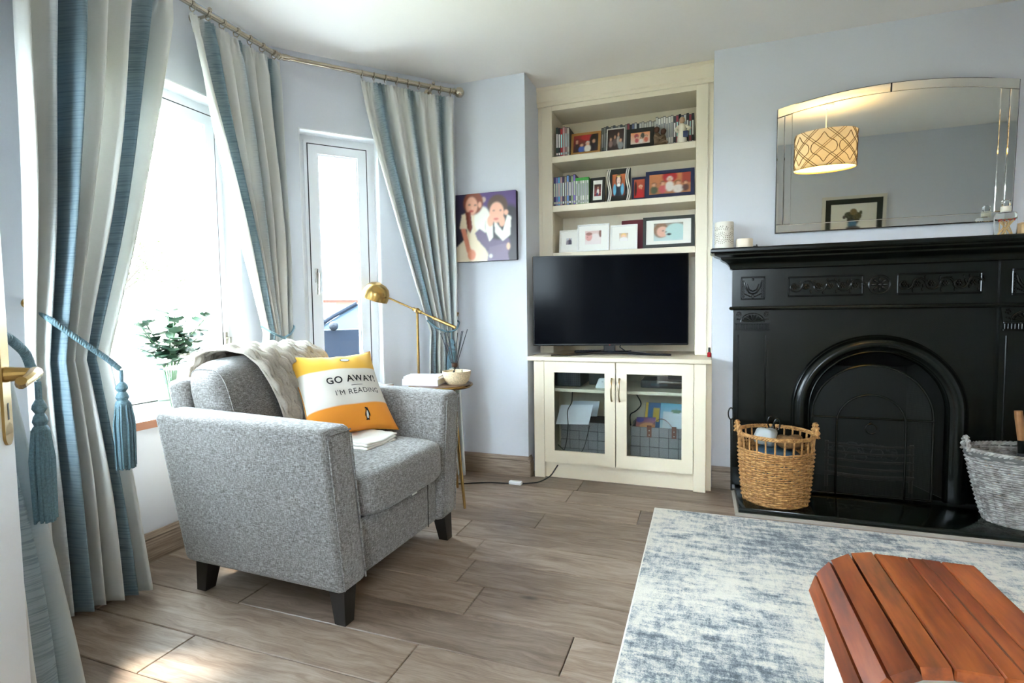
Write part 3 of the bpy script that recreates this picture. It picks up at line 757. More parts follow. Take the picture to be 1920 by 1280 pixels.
deco('printed_rule', INK, [(.06+.26*k/8, -.018) for k in range(9)]+[(.32-.26*k/8, -.006) for k in range(9)], .002)
E_ = lambda cx, cy, rx, ry, n=16: [(cx+rx*math.cos(2*math.pi*k/n), cy+ry*math.sin(2*math.pi*k/n)) for k in range(n)]
deco('emblem_outline', INK, E_(.16, .70, .115, .058)); deco('emblem_oval', P('white emblem', (236, 236, 236), .8), E_(.16, .70, .10, .046), .002)
deco('emblem_penguin', INK, [(.235, -.52), (.255, -.535), (.285, -.54), (.30, -.60), (.325, -.70), (.315, -.76), (.30, -.72), (.295, -.80), (.31, -.83), (.27, -.83), (.262, -.815), (.245, -.835), (.215, -.83), (.235, -.80), (.222, -.72), (.205, -.75), (.205, -.69), (.232, -.60), (.24, -.56), (.215, -.553)])
deco('emblem_penguin_belly', P('white emblem', (236, 236, 236), .8), [(.262, -.60), (.282, -.65), (.288, -.72), (.275, -.79), (.25, -.795), (.238, -.73), (.242, -.65)], .002)
part('piping', P('orange piping', (214, 140, 44), .9), cushion, lambda m: m.tube([cush(a, b, 1) for a, b in ([(-1+2*k/20, 1) for k in range(20)]+[(1, 1-2*k/20) for k in range(20)]+[(1-2*k/20, -1) for k in range(20)]+[(-1, -1+2*k/20) for k in range(20)])], .0028, 6, True))

# ================================================================ SIDE TABLE, LAMP AND SMALL THINGS
TX, TY, TZ = -1.36, 2.605, .655
st = thing('side_table', 'round gold legged side table behind the armchair', 'side table', (TX, TY, 0))
part('table_top', P('dark walnut top', (92, 66, 48), .4, noise=(9, .2)), st, lambda m: m.lathe([(.0001, TZ-.02), (.165, TZ-.02), (.17, TZ-.012), (.17, TZ-.004), (.165, TZ), (.0001, TZ)], (TX, TY, 0), 40))
part('rim', BRASS, st, lambda m: m.tube([(TX+.172*math.cos(t), TY+.172*math.sin(t), TZ-.008) for t in [2*math.pi*k/48 for k in range(48)]], .006, 6, True))
for a in (-28, 92, 212):
    c, s = math.cos(R(a)), math.sin(R(a)); part('leg', BRASS, st, lambda m: m.tube([(TX+.11*c, TY+.11*s, TZ-.02), (TX+.20*c, TY+.20*s, .004)], [.013, .007], 10))
# books
PINK = P('lilac white book cover', (226, 218, 230), .4); PAGE = P('book pages', (236, 230, 216), .9)
def book(label, c, dims, rz, cov):
    L, W, T = dims; b = thing('book', label, 'book', c, rz, group='books on the side table')
    part('cover', cov, b, lambda m: (m.bx(-L/2, L/2, -W/2, W/2, 0, .003), m.bx(-L/2, L/2, -W/2, W/2, T-.003, T), m.bx(-L/2, L/2, -W/2, -W/2+.003, .003, T-.003)), True)
    part('pages', PAGE, b, lambda m: m.bx(-L/2+.003, L/2-.004, -W/2+.003, W/2-.004, .003, T-.003), True)
book('lilac white hardback, lower of two on the side table', (-1.435, 2.555, TZ), (.20, .14, .034), R(9), PINK)
book('pale thin book, upper of two on the side table', (-1.433, 2.55, TZ+.034), (.19, .13, .016), R(14), P('pale grey book cover', (224, 224, 234), .35))
# reed diffuser
dx, dy = -1.325, 2.71
df = thing('reed_diffuser', 'clear glass diffuser with dark reeds on the side table', 'diffuser', (dx, dy, TZ))
part('bottle', P('clear bottle glass', (235, 240, 240), .05, Transmission_Weight=.9, IOR=1.3), df, lambda m: m.lathe([(.0001, TZ+.001), (.036, TZ+.001), (.038, TZ+.006), (.038, TZ+.06), (.03, TZ+.074), (.013, TZ+.08), (.013, TZ+.10)], (dx, dy, 0), 24))
part('collar', P('bronze collar', (78, 58, 50), .35, .8), df, lambda m: m.lathe([(.017, TZ+.082), (.018, TZ+.084), (.018, TZ+.104), (.012, TZ+.106)], (dx, dy, 0), 20))
for k, (ax, ay) in enumerate(((-.075, -.02), (-.05, .03), (-.03, -.03), (.012, .02), (.055, -.015), (.075, .02), (-.062, .0), (.04, .035))):
    part('reed', P('black reed', (36, 38, 44), .7), df, lambda m: m.tube([(dx-ax*.15, dy-ay*.15, TZ+.02), (dx+ax, dy+ay, TZ+.275+.01*(k % 3))], .0022, 6))
# candle bowl with three wicks
bx_, by_ = -1.262, 2.605
cb = thing('candle_bowl', 'speckled tan bowl candle with three wicks on the side table', 'candle', (bx_, by_, TZ))
part('bowl', P('speckled tan ceramic', (216, 194, 158), .5, noise=(220, .35)), cb, lambda m: m.lathe([(.0001, TZ+.001), (.05, TZ+.001), (.066, TZ+.02), (.076, TZ+.055), (.078, TZ+.072), (.074, TZ+.072), (.071, TZ+.058), (.0001, TZ+.055)], (bx_, by_, 0), 32))
part('wax', P('cream wax', (232, 214, 172), .6), cb, lambda m: m.lathe([(.0001, TZ+.056), (.0705, TZ+.058), (.0705, TZ+.062), (.0001, TZ+.062)], (bx_, by_, 0), 28))
for a in (20, 140, 260): part('wick', BLACK, cb, lambda m: m.tube([(bx_+.03*math.cos(R(a)), by_+.03*math.sin(R(a)), TZ+.06), (bx_+.03*math.cos(R(a)), by_+.03*math.sin(R(a)), TZ+.079)], .0025, 6))
# brass lamp
lx, ly = -1.467, 2.555
lp = thing('floor_lamp', 'brass floor lamp with a domed shade on a tilted arm', 'lamp', (-1.592, 2.77, 0))
piv = Vector((-1.592, 2.77, 1.058))
part('base', BRASS, lp, lambda m: m.lathe([(.0001, .001), (.12, .001), (.122, .006), (.118, .016), (.02, .022), (.011, .03), (.0001, .03)], (piv.x, piv.y, 0), 32))
part('pole', BRASS, lp, lambda m: m.tube([(piv.x, piv.y, .02), (piv.x, piv.y, 1.05)], .0075, 10))
ad = Vector((.84, -.05, -.33)).normalized()
part('joint', BRASS, lp, lambda m: (m.ball(piv, .017), m.tube([piv-ad*.03, piv+ad*.03], .0115, 10), m.tube([piv-Vector((0, .03, 0)), piv+Vector((0, .03, 0))], .006, 8)))
part('arm', BRASS, lp, lambda m: m.tube([piv-ad*.215, piv+ad*.27], .0058, 10))
part('counterweight', BRASS, lp, lambda m: (m.tube([piv+ad*.13, piv+ad*.275], .0098, 12), m.tube([piv+ad*.12, piv+ad*.128], .013, 12)))
SH = piv-ad*.24+Vector((-.062, 0, .03)); tn = Vector((.38, 0, 1)).normalized(); MT = tn.to_track_quat('Z', 'Y').to_matrix()
sh = part('shade', BRASS, lp, lambda m: m.lathe([(.083, -.046), (.0835, -.02), (.079, .006), (.066, .032), (.045, .05), (.02, .059), (.0001, .061)], SH, 32, M=MT, caps=False))
part('shade_lining', P('white enamel', (240, 236, 226), .4), sh, lambda m: m.lathe([(.0825, -.0458), (.0822, -.02), (.0775, .005), (.0645, .03), (.044, .048), (.0001, .0595)], SH, 32, M=MT, caps=False))
part('bulb', P('frosted bulb', (244, 240, 230), .4), lp, lambda m: m.ball(SH+tn*-.005, .026, 14))

# ================================================================ FLOWERS ON THE WINDOW BOARD
vx, vy, vz = -2.235, 1.70, .6125
vase = thing('flower_vase', 'glass vase of white flowers and eucalyptus on the window board', 'vase', (vx, vy, vz))
part('vase_glass', P('green tinted glass', (200, 225, 214), .08, Transmission_Weight=.85, IOR=1.25), vase, lambda m: m.lathe([(.0001, vz), (.042, vz), (.05, vz+.02), (.056, vz+.10), (.05, vz+.17), (.056, vz+.2)], (vx, vy, 0), 24, caps=False))
rnd = random.Random(5); LEAF = M_leaf(); PET = P('white petal', (244, 242, 236), .7)
top_ = Vector((vx, vy, vz+.20))
for i in range(18):
    a = rnd.uniform(0, 6.28); rr_ = rnd.uniform(.02, .12); h = rnd.uniform(.08, .25)
    e = top_+Vector((math.cos(a)*rr_*.8, math.sin(a)*rr_*1.2, h)) if i else top_+Vector((.03, .17, .23))
    part('stem', P('green stem', (70, 104, 66), .6), vase, lambda m: m.tube([(vx, vy, vz+.03), tuple(top_+Vector((math.cos(a)*.02, math.sin(a)*.02, 0))), tuple((top_+e)/2+Vector((0, 0, .02))), tuple(e)], .0025, 5))
    for k in range(7):
        p = top_.lerp(e, .2+.13*k); ang = a+k*2.4+rnd.uniform(-.5, .5)
        dv = Vector((math.cos(ang), math.sin(ang), rnd.uniform(-.1, .7))).normalized(); sd_ = dv.cross(Vector((0, 0, 1))).normalized(); up = sd_.cross(dv); L = rnd.uniform(.042, .066); W = L*.52
        m = MB(); m.sharp = 180; pts = []
        for q_ in range(5):
            t = q_/4; ww = W*math.sin(math.pi*(.08+.84*t)); pts += [p+dv*L*t-sd_*ww+up*.006, p+dv*L*t-up*.004*math.sin(t*3), p+dv*L*t+sd_*ww+up*.006]
        m.add(pts, [(3*q_+c, 3*q_+c+1, 3*q_+c+4, 3*q_+c+3) for q_ in range(4) for c in (0, 1)]); m.build('leaf', LEAF, vase)
for i, (ox, oy, oz) in enumerate(((.05, -.08, .035), (.06, .09, .02), (.05, .03, .05), (.02, -.03, .10), (-.02, .07, .10), (.055, -.02, .0), (.05, .13, .06))):
    c = top_+Vector((ox, oy, oz))
    def bloom(m):
        for ring_, (nr, rad, tl) in enumerate(((6, .034, .25), (6, .026, .6), (4, .015, 1.0))):
            for k in range(nr):
                a = 2*math.pi*k/nr+ring_*.5; dv = Vector((math.cos(a)*math.cos(tl), math.sin(a)*math.cos(tl), math.sin(tl)))
                m.ball(c+dv*rad*.6, (rad*.62, rad*.5, rad*.22), 8, M=dv.to_track_quat('X', 'Z').to_matrix())
    part('blossom', PET, vase, bloom)
# ================================================================ ALCOVE CABINET, WORKTOP AND BOOKCASE
cab = thing('alcove_cabinet', 'cream alcove cabinet with two glazed doors below the television', 'cabinet', (-.487, 3.3, 0))
part('stile', CREAM, cab, lambda m: m.rbox(-.994, -.926, 3.150, 3.19, .001, .738, .003, 1))
part('stile', CREAM, cab, lambda m: m.rbox(-.046, .022, 3.150, 3.19, .001, .738, .003, 1))
part('side_panel', CREAM, cab, lambda m: m.bx(-.994, -.974, 3.19, 3.70, .001, .738))
part('side_panel', CREAM, cab, lambda m: m.bx(.002, .022, 3.19, 3.70, .001, .738))
part('filler_strip', CREAM, cab, lambda m: m.bx(.022, .0505, 3.20, 3.215, .001, .738))
part('plinth', CREAM, cab, lambda m: m.bx(-.926, -.046, 3.180, 3.19, .001, .098))
part('bottom_board', CREAM, cab, lambda m: m.bx(-.974, .002, 3.19, 3.70, .085, .103))
part('back_panel', CREAM, cab, lambda m: m.bx(-.974, .002, 3.69, 3.70, .103, .738))
part('shelf', CREAM, cab, lambda m: m.bx(-.974, .002, 3.21, 3.685, .540, .560))
for x0, x1, hx in ((-.924, -.488, -.508), (-.482, -.048, -.462)):
    def dr(m):
        f = .062
        for (a, b, c, d) in ((x0, x1, .104, .104+.075), (x0, x1, .735-.066, .735), (x0, x0+f, .179, .669), (x1-f, x1, .179, .669)):
            m.bx(a, b, 3.148, 3.168, c, d)
        for (a, b, c, d) in ((x0+f-.001, x1-f+.001, .172, .180), (x0+f-.001, x1-f+.001, .668, .676), (x0+f-.007, x0+f, .175, .673), (x1-f, x1-f+.007, .175, .673)):
            m.bx(a, b, 3.152, 3.158, c, d)
    dd = part('door', CREAM, cab, dr)
    part('pane', M_smoke(), dd, lambda m: m.add([(x0+.058, 3.159, .175), (x1-.058, 3.159, .175), (x1-.058, 3.159, .673), (x0+.058, 3.159, .673)], [(0, 1, 2, 3)]))
    part('handle', P('brushed bow handle', (176, 160, 128), .3, 1), dd, lambda m: m.tube([(hx, 3.149, .505), (hx, 3.132, .515), (hx, 3.120, .545), (hx, 3.117, .572), (hx, 3.120, .60), (hx, 3.132, .63), (hx, 3.149, .64)], [.006, .0055, .005, .005, .005, .0055, .006], 8))
wt = MB(); wt.rbox(-1.030, .049, 3.130, 3.715, .7385, .7655, .005, 2); tag(wt.build('worktop', CREAM), 'cream wooden worktop carrying the television', 'worktop')

bc = thing('bookcase', 'cream built-in alcove bookcase with three filled shelves', 'bookcase', (-.487, 3.55, .766))
YB = 3.418
part('stile', CREAM, bc, lambda m: m.rbox(-1.008, -.936, YB, YB+.03, .766, 2.375, .003, 1))
part('stile', CREAM, bc, lambda m: m.rbox(-.046, .022, YB, YB+.03, .766, 2.375, .003, 1))
part('filler_strip', CREAM, bc, lambda m: m.bx(-1.0325, -1.008, YB+.012, YB+.03, .766, 2.375))
part('filler_strip', CREAM, bc, lambda m: m.bx(.022, .0505, YB+.012, YB+.03, .766, 2.375))
part('side_panel', CREAM, bc, lambda m: m.bx(-.955, -.9365, YB+.03, 3.715, .766, 2.375))
part('side_panel', CREAM, bc, lambda m: m.bx(-.0455, -.027, YB+.03, 3.715, .766, 2.375))
part('back_panel', CREAM, bc, lambda m: m.bx(-.9365, -.0455, 3.70, 3.715, .766, 2.375))
SHZ = (2.052, 1.735, 1.428)
for z in SHZ: part('shelf', CREAM, bc, lambda m: m.rbox(-.9362, -.0458, YB+.001, 3.70, z-.040, z, .003, 1))
part('top_board', CREAM, bc, lambda m: m.bx(-.9362, -.0458, YB+.001, 3.70, 2.345, 2.375))
part('cornice', CREAM, bc, lambda m: m.prism([(0, 2.375), (-.012, 2.375), (-.012, 2.395), (-.022, 2.402), (-.022, 2.468), (-.028, 2.474), (-.028, 2.493), (.02, 2.493), (.02, 2.375)], (-1.032, YB, 0), (0, 1, 0), (0, 0, 1), (1.0825, 0, 0)))

# ---- television, turned a little
TVC = (-.545, 3.300, .766); TVR = R(13.6)
tv = thing('television', 'black flat screen television turned slightly on the worktop', 'television', TVC, TVR)
part('bezel', BLACK, tv, lambda m: m.rbox(-.473, .473, -.018, .012, .062, .620, .004, 1), True)
part('rear_housing', BLACK, tv, lambda m: m.rbox(-.36, .36, .012, .05, .09, .45, .012, 1), True)
part('screen', P('dark glossy screen', (6, 8, 14), .14, Specular_IOR_Level=.05), tv, lambda m: m.bx(-.466, .466, -.0195, -.018, .074, .613), True)
part('neck', BLACK, tv, lambda m: m.rbox(-.035, .035, -.005, .03, .018, .07, .004, 1), True)
part('stand', P('gloss black stand', (16, 20, 30), .18), tv, lambda m: m.tube([(-.36, -.075, .0065), (-.25, -.045, .008), (-.1, -.012, .016), (0, -.005, .019), (.1, -.012, .016), (.25, -.045, .008), (.36, -.075, .0065)], [.006, .0075, .010, .011, .010, .0075, .006], 10), True)
part('standby_light', P('red standby light', (230, 30, 30), .4), tv, lambda m: m.bx(-.003, .003, -.0205, -.0195, .064, .068), True)

# ---- small things on the worktop
rc = thing('remote_control', 'black remote control lying under the television', 'remote control', (-.715, 3.45, .766), R(25))
part('body', BLACK, rc, lambda m: m.rbox(-.085, .085, -.022, .022, .0005, .018, .006, 2), True)
part('buttons', P('grey rubber buttons', (92, 96, 104), .6), rc, lambda m: [m.bx(-.06+.018*i-.005, -.06+.018*i+.005, -.012+.012*j-.004, -.012+.012*j+.004, .018, .0195) for i in range(7) for j in range(3)], True)['kind'] = 'stuff'
sb = thing('media_box', 'small white media box under the television', 'media box', (-.385, 3.37, .766), R(6))
part('case', WHITE, sb, lambda m: m.rbox(-.055, .055, -.04, .04, .001, .017, .004, 2), True)
part('port', BLACK, sb, lambda m: m.bx(-.03, .01, -.0408, -.039, .005, .012), True)
for pts_, lb in ((((-.40, 3.43, .772), (-.47, 3.50, .775), (-.52, 3.56, .80), (-.50, 3.60, .85)), 'black lead from the white media box behind the television'), (((-.70, 3.50, .772), (-.62, 3.47, .785), (-.56, 3.52, .775), (-.45, 3.60, .772)), 'black lead from the remote control end behind the television')):
    c_ = MB(); c_.tube(pts_, .003, 6); tag(c_.build('television_lead', BLACK), lb, 'cable', 'leads behind the television')
nv = thing('nail_varnish', 'small red bottle with black cap at the right end of the worktop', 'bottle', (.037, 3.30, .766))
part('glass', P('red glass', (160, 22, 34), .15), nv, lambda m: m.lathe([(.0001, .0005), (.011, .0005), (.012, .004), (.012, .022), (.007, .028)], n=14), True)
part('cap', BLACK, nv, lambda m: m.lathe([(.008, .028), (.0075, .03), (.0065, .055), (.0001, .056)], n=14), True)

# ---- picture frames
def frame(name, label, x0, x1, z0, h, y, lean, border, fcol, art_bg, art, mount=None, mcol=(244, 241, 234), rough=.4, depth=.016, yaw=0, extra=None, nx=36, ny=36, cat='photo frame'):
    """leaning frame on a shelf; lean in degrees, mount = width of passe-partout"""
    w_ = x1-x0; root = thing(name, label, cat, ((x0+x1)/2, y, z0), yaw, group='framed photographs on the shelves')
    T = Matrix.Translation((0, 0, (depth+.004)*math.sin(R(lean))+.0005)) @ Matrix.Rotation(-R(lean), 4, 'X')
    def tr(m): m.v = [tuple(T @ Vector(v)) for v in m.v]
    fm = P('frame '+str(fcol), fcol, rough)
    m = MB(); b = border
    for (a, c, e, f) in ((-w_/2, w_/2, 0, b), (-w_/2, w_/2, h-b, h), (-w_/2, -w_/2+b, b, h-b), (w_/2-b, w_/2, b, h-b)): m.bx(a, c, 0, depth, e, f)
    m.bx(-w_/2+.001, w_/2-.001, depth*.5, depth*.9, .001, h-.001); tr(m); m.build('frame_moulding', fm, root, True)
    i = b
    if mount:
        m = MB(); m.bx(-w_/2+b-.001, w_/2-b+.001, depth*.3, depth*.45, b-.001, h-b+.001); tr(m); m.build('mount', P('mount card'+str(mcol), mcol, .8), root, True)
        s_ = MB()
        for g in (.35, .6, .85):
            q_ = b+mount*g
            for (a, c, e, f) in ((-w_/2+q_, w_/2-q_, q_*h/w_*1.0, q_*h/w_+.0012), (-w_/2+q_, w_/2-q_, h-q_*h/w_-.0012, h-q_*h/w_), (-w_/2+q_, -w_/2+q_+.0012, q_*h/w_, h-q_*h/w_), (w_/2-q_-.0012, w_/2-q_, q_*h/w_, h-q_*h/w_)): s_.bx(a, c, depth*.27, depth*.3, e, f)
        i = b+mount
    zi = i*h/w_ if mount else i
    W = obj_world(root) @ T
    print_grid('photo', root, W @ Vector((-w_/2+i, depth*.22, zi)), (W.to_3x3() @ Vector((w_-2*i, 0, 0))), (W.to_3x3() @ Vector((0, 0, h-2*zi))), art_bg, art, nx, ny, soft=1)
    m = MB(); m.bx(-.012, .012, depth, depth+.004, h*.1, h*.7); tr(m); m.build('strut', BLACK, root, True)
    return root
Z1, Z2, Z3 = SHZ[0]+.0008, SHZ[1]+.0008, SHZ[2]+.0008
ps = person_shapes
frame('framed_photo', 'gold wooden frame with a family photo on the top shelf', -.822, -.628, Z1, .152, 3.455, 14, .016, (172, 124, 62), ((150, 40, 34), (60, 34, 30)),
      [('e', .6, .85, .3, .2, (176, 34, 34)), ('e', .85, .6, .2, .5, (48, 42, 40))]+ps(.14, .05, .75, top=(60, 40, 44), w=.09)+ps(.34, 0, .55, top=(70, 96, 168), w=.13)+ps(.58, .0, .62, top=(228, 220, 208), hair=(232, 226, 214), w=.13)+ps(.82, .05, .7, top=(52, 46, 56), w=.11)+[('n', 1, .25, (40, 20, 20))])
frame('framed_photo', 'thin white frame with a dark group photo on the top shelf', -.592, -.476, Z1, .158, 3.47, 12, .006, (232, 228, 220), ((60, 44, 42), (72, 56, 54)),
      ps(.2, .2, .45, top=(150, 120, 112), w=.12)+ps(.45, .25, .5, top=(110, 96, 96), w=.12)+ps(.66, .3, .58, top=(190, 180, 172), w=.1)+ps(.8, .08, .5, top=(160, 166, 172), w=.16)+[('n', 2, .3, (30, 20, 20))])
frame('framed_photo', 'black frame with a bright orange party photo on the top shelf', -.462, -.292, Z1, .128, 3.45, 10, .026, (24, 25, 24), ((236, 150, 96), (230, 210, 196)),
      [('e', .3, .7, .12, .2, (176, 34, 48)), ('e', .62, .7, .1, .25, (60, 60, 50))]+ps(.32, .15, .55, top=(196, 60, 70), w=.1)+ps(.55, .1, .5, top=(236, 226, 222), w=.1)+ps(.8, .15, .6, top=(206, 92, 60), w=.11)+[('n', 3, .3, (250, 236, 226))])
frame('framed_photo', 'black portrait frame with a child in white on the middle shelf', -.694, -.600, Z2, .168, 3.45, 10, .017, (22, 23, 23), ((70, 52, 44), (150, 44, 58)),
      [('r', 0, 1, .25, .3, (200, 120, 120)), ('r', 0, 1, .42, .46, (190, 90, 100))]+ps(.55, .15, .72, top=(240, 232, 228), w=.17)+[('e', .45, .16, .14, .14, (60, 60, 110)), ('n', 4, .2, (90, 40, 40))], mount=.008)
# frame with wavy white bands
wf = frame('framed_photo', 'black frame with wavy white side bands on the middle shelf', -.588, -.438, Z2, .212, 3.452, 9, .034, (26, 25, 24), ((214, 120, 70), (120, 40, 36)),
      [('e', .5, .74, .24, .28, (66, 44, 36)), ('e', .5, .70, .15, .19, (236, 204, 190)), ('e', .5, .2, .28, .38, (36, 44, 62)), ('e', .2, .3, .12, .26, (110, 190, 226)), ('e', .8, .3, .12, .26, (110, 190, 226)), ('e', .5, .5, .14, .07, (244, 240, 236)), ('e', .5, .9, .16, .04, (226, 196, 120)), ('e', .44, .73, .02, .015, (60, 40, 40)), ('e', .56, .73, .02, .015, (60, 40, 40)), ('e', .5, .62, .05, .015, (190, 90, 90))])
T9 = Matrix.Translation((0, 0, .02*math.sin(R(9))+.0005)) @ Matrix.Rotation(-R(9), 4, 'X')
for xs in (-.060, .060):
    for k_ in (-.006, .006):
        part('wavy_band', P('cream wavy band', (232, 226, 212), .5), wf, lambda m: m.add([tuple(T9 @ Vector((xs+k_+sd__*.0035+.008*math.sin(j/16*6.283), -.0016, .002+.208*j/16))) for j in range(17) for sd__ in (-1, 1)], [(2*j, 2*j+1, 2*j+3, 2*j+2) for j in range(16)]), True)
frame('framed_photo', 'narrow navy frame with a red photo on the middle shelf', -.432, -.338, Z2, .150, 3.472, 10, .014, (26, 36, 74), ((196, 90, 60), (170, 22, 28)),
      [('e', .62, .62, .2, .08, (236, 200, 170)), ('e', .62, .5, .14, .14, (226, 150, 120)), ('e', .5, .2, .42, .3, (196, 30, 34)), ('e', .15, .5, .12, .4, (60, 24, 24)), ('n', 5, .2, (90, 10, 14))])
frame('framed_photo', 'wide navy frame with a festive group photo on the middle shelf', -.344, -.054, Z2, .172, 3.45, 9, .022, (26, 36, 74), ((206, 130, 84), (180, 120, 80)),
      [('e', .5, .85, .18, .3, (176, 34, 40)), ('r', .78, 1, .5, 1, (168, 70, 56))]+ps(.12, .06, .55, top=(84, 96, 72), w=.09)+ps(.33, .06, .6, top=(206, 96, 100), w=.09)+ps(.5, .15, .72, top=(230, 222, 214), hair=(236, 230, 224), w=.1)+ps(.7, .04, .6, top=(232, 222, 214), w=.12)+ps(.88, .1, .5, top=(90, 60, 56), w=.08)+[('n', 6, .2, (120, 50, 40))])
frame('framed_photo', 'small white frame with a grey photo at the left of the lowest shelf', -.905, -.775, Z3, .150, 3.46, 8, .012, (240, 236, 228), ((220, 218, 222), (120, 112, 124)),
      [('e', .62, .35, .3, .45, (92, 84, 104)), ('e', .25, .3, .18, .35, (150, 140, 146)), ('e', .6, .82, .1, .13, (190, 160, 150))], mount=.034)
frame('framed_photo', 'large white frame with a sleeping baby on the lowest shelf', -.782, -.572, Z3, .178, 3.448, 8, .010, (240, 238, 234), ((226, 196, 190), (240, 228, 226)),
      [('e', .66, .42, .36, .36, (240, 226, 224)), ('e', .24, .56, .2, .3, (226, 166, 160)), ('e', .24, .78, .2, .12, (170, 120, 110)), ('e', .16, .55, .03, .03, (150, 90, 90)), ('e', .95, .8, .1, .3, (150, 110, 100))], mount=.042)
frame('framed_photo', 'small white frame with a golden haired child on the lowest shelf', -.566, -.394, Z3, .160, 3.448, 8, .010, (242, 240, 236), ((200, 170, 140), (236, 232, 230)),
      [('e', .5, .7, .3, .28, (236, 196, 130)), ('e', .5, .6, .2, .2, (238, 200, 176)), ('e', .5, .2, .46, .3, (244, 240, 238))], mount=.048)
frame('framed_photo', 'wide charcoal frame with a baby in mint knit on the lowest shelf', -.360, -.052, Z3, .196, 3.45, 8, .020, (52, 56, 54), ((150, 140, 128), (206, 224, 224)),
      [('e', .25, .6, .26, .42, (150, 112, 86)), ('e', .3, .52, .2, .3, (232, 182, 162)), ('e', .75, .5, .36, .46, (190, 220, 218)), ('e', .52, .36, .08, .06, (30, 40, 48)), ('e', .32, .56, .03, .03, (90, 60, 50)), ('e', .42, .5, .03, .03, (90, 60, 50)), ('n', 8, .15, (230, 240, 240))], mount=.046)

# ---- dvd cases
def dvd(x, z, h, th, col, top, y, label, group, tilt_=0):
    b = thing('dvd_case', label, 'dvd', (x+th/2, y+.068, z), 0, group)
    key = 'dvd '+str(col)
    part('case', P('case '+str(top), top, .35), b, lambda m: m.bx(-th/2, th/2, -.067, .067, 0, h), True)
    part('spine', P(key, col, .4), b, lambda m: m.bx(-th/2+.0008, th/2-.0008, -.0678, -.067, .004, h-(.02 if top != (24, 24, 30) else .004)), True)
    part('spine_title', P('title '+str(tuple(255-c//2 for c in col)), tuple(255-c//2 for c in col), .5), b, lambda m: (m.bx(-th/2+.003, th/2-.003, -.0682, -.0678, h*.32, h*.78), m.bx(-th/2+.0025, th/2-.0025, -.0682, -.0678, .012, .026)), True)
    return b
DK = (24, 24, 30)
ORD = ['first', 'second', 'third', 'fourth', 'fifth', 'sixth', 'seventh', 'eighth', 'ninth', 'tenth']
CNT = {}
def nth(k): CNT[k] = CNT.get(k, -1)+1; return ORD[CNT[k]]
cols = [(60, 50, 110), (120, 110, 170), (90, 170, 214), (190, 150, 150), (70, 50, 90), (150, 140, 120), (110, 150, 210), (60, 60, 70), (140, 160, 120), (130, 110, 190)]
x = -.932; names = ['violet', 'lilac', 'sky blue', 'dusty pink', 'plum', 'beige', 'cornflower blue', 'charcoal', 'sage', 'lavender']
for i, c in enumerate(cols):
    hh = .188+(.006 if i in (6, 9) else 0); dvd(x, Z2, hh, .0142, c, DK, 3.435, 'dvd case with a '+names[i]+' spine at the left of the middle shelf', 'film cases on the middle shelf'); x += .0147
for i in range(6):
    dvd(x, Z2, .170, .0138, ((206, 206, 200), (150, 146, 136), (196, 196, 190), (216, 214, 206), (180, 178, 170), (208, 206, 200))[i], (58, 150, 52), 3.437, ORD[i]+' green topped game case from the left on the middle shelf', 'green topped game cases'); x += .0145
x = -.915
for i, c in enumerate(((30, 54, 48), (36, 34, 44), (176, 40, 44), (206, 150, 150), (150, 120, 116), (196, 190, 178))):
    dvd(x, Z1, .190-.004*(i % 3), .0145, c, DK, 3.44, 'dvd case with a '+('dark green', 'black', 'red', 'pink', 'brown', 'stone')[i]+' spine at the left end of the top shelf', 'film cases on the top shelf'); x += .0150
x = -.636; rnd = random.Random(12); i = 0
pal = [((120, 124, 120), 'grey green'), ((160, 160, 152), 'pale grey'), ((70, 76, 84), 'slate')]
while x < -.064:
    inside = -.300 < x
    c, nm = ([((230, 228, 222), 'white'), ((214, 210, 200), 'ivory')][i % 2] if -.40 < x < -.19 else [((40, 44, 50), 'black'), ((150, 60, 70), 'crimson'), ((30, 34, 44), 'ink blue'), ((96, 104, 140), 'steel blue'), ((206, 206, 206), 'silver')][i % 5])
    if x < -.47: c, nm = pal[i % 3]
    if x < -.44 or x > -.44:
        dvd(x, Z1, .186+.004*(i % 3), .0145, c, DK, 3.55 if x < -.30 else 3.50, nth(nm)+' '+nm+' spined dvd case from the left behind the top shelf frames', 'film cases behind the top shelf frames'); x += .0152; i += 1
# book lying behind the lowest frames
bk_ = thing('photo_album', 'dark red album standing behind the white frames', 'album', (-.45, 3.60, Z3)); part('cover', P('dark red album cover', (112, 30, 44), .6), bk_, lambda m: m.rbox(-.06, .09, -.018, .018, 0, .205, .003, 1), True); part('pages', PAGE, bk_, lambda m: m.bx(-.055, .0905, -.013, .013, .004, .2055), True)

# ---- figurines on the top shelf
fx, fy = -.262, 3.47
fg = thing('figurine', 'brown figurine of two embracing figures on the top shelf', 'figurine', (fx, fy, Z1), group='shelf figurines')
BRN = P('brown stoneware', (112, 90, 68), .7, noise=(30, .2))
def couple(m):
    m.ball((0, 0, .012), (.048, .026, .013), 16); m.ball((-.014, 0, .048), (.026, .02, .042), 14); m.ball((.02, .002, .042), (.022, .018, .034), 14)
    m.tube([(-.022, -.012, .072), (-.002, -.026, .05), (.026, -.02, .052)], [.009, .008, .006], 8); m.tube([(.03, -.01, .058), (.012, -.026, .044), (-.016, -.022, .05)], [.008, .007, .005], 8)
    m.tube([(.0, -.016, .018), (.035, -.022, .028), (.05, -.012, .016)], [.012, .010, .007], 8)
part('bodies', BRN, fg, couple, True)
part('head', P('dark brown stoneware', (86, 54, 40), .7), fg, lambda m: (m.ball((-.016, 0, .104), (.016, .016, .019), 14), m.ball((-.016, .004, .110), (.0175, .0165, .017), 12)), True)
part('head', P('dark brown stoneware', (86, 54, 40), .7), fg, lambda m: (m.ball((.022, .002, .09), (.016, .016, .019), 14), m.ball((.024, .006, .095), (.0175, .0165, .017), 12)), True)
fx = -.128
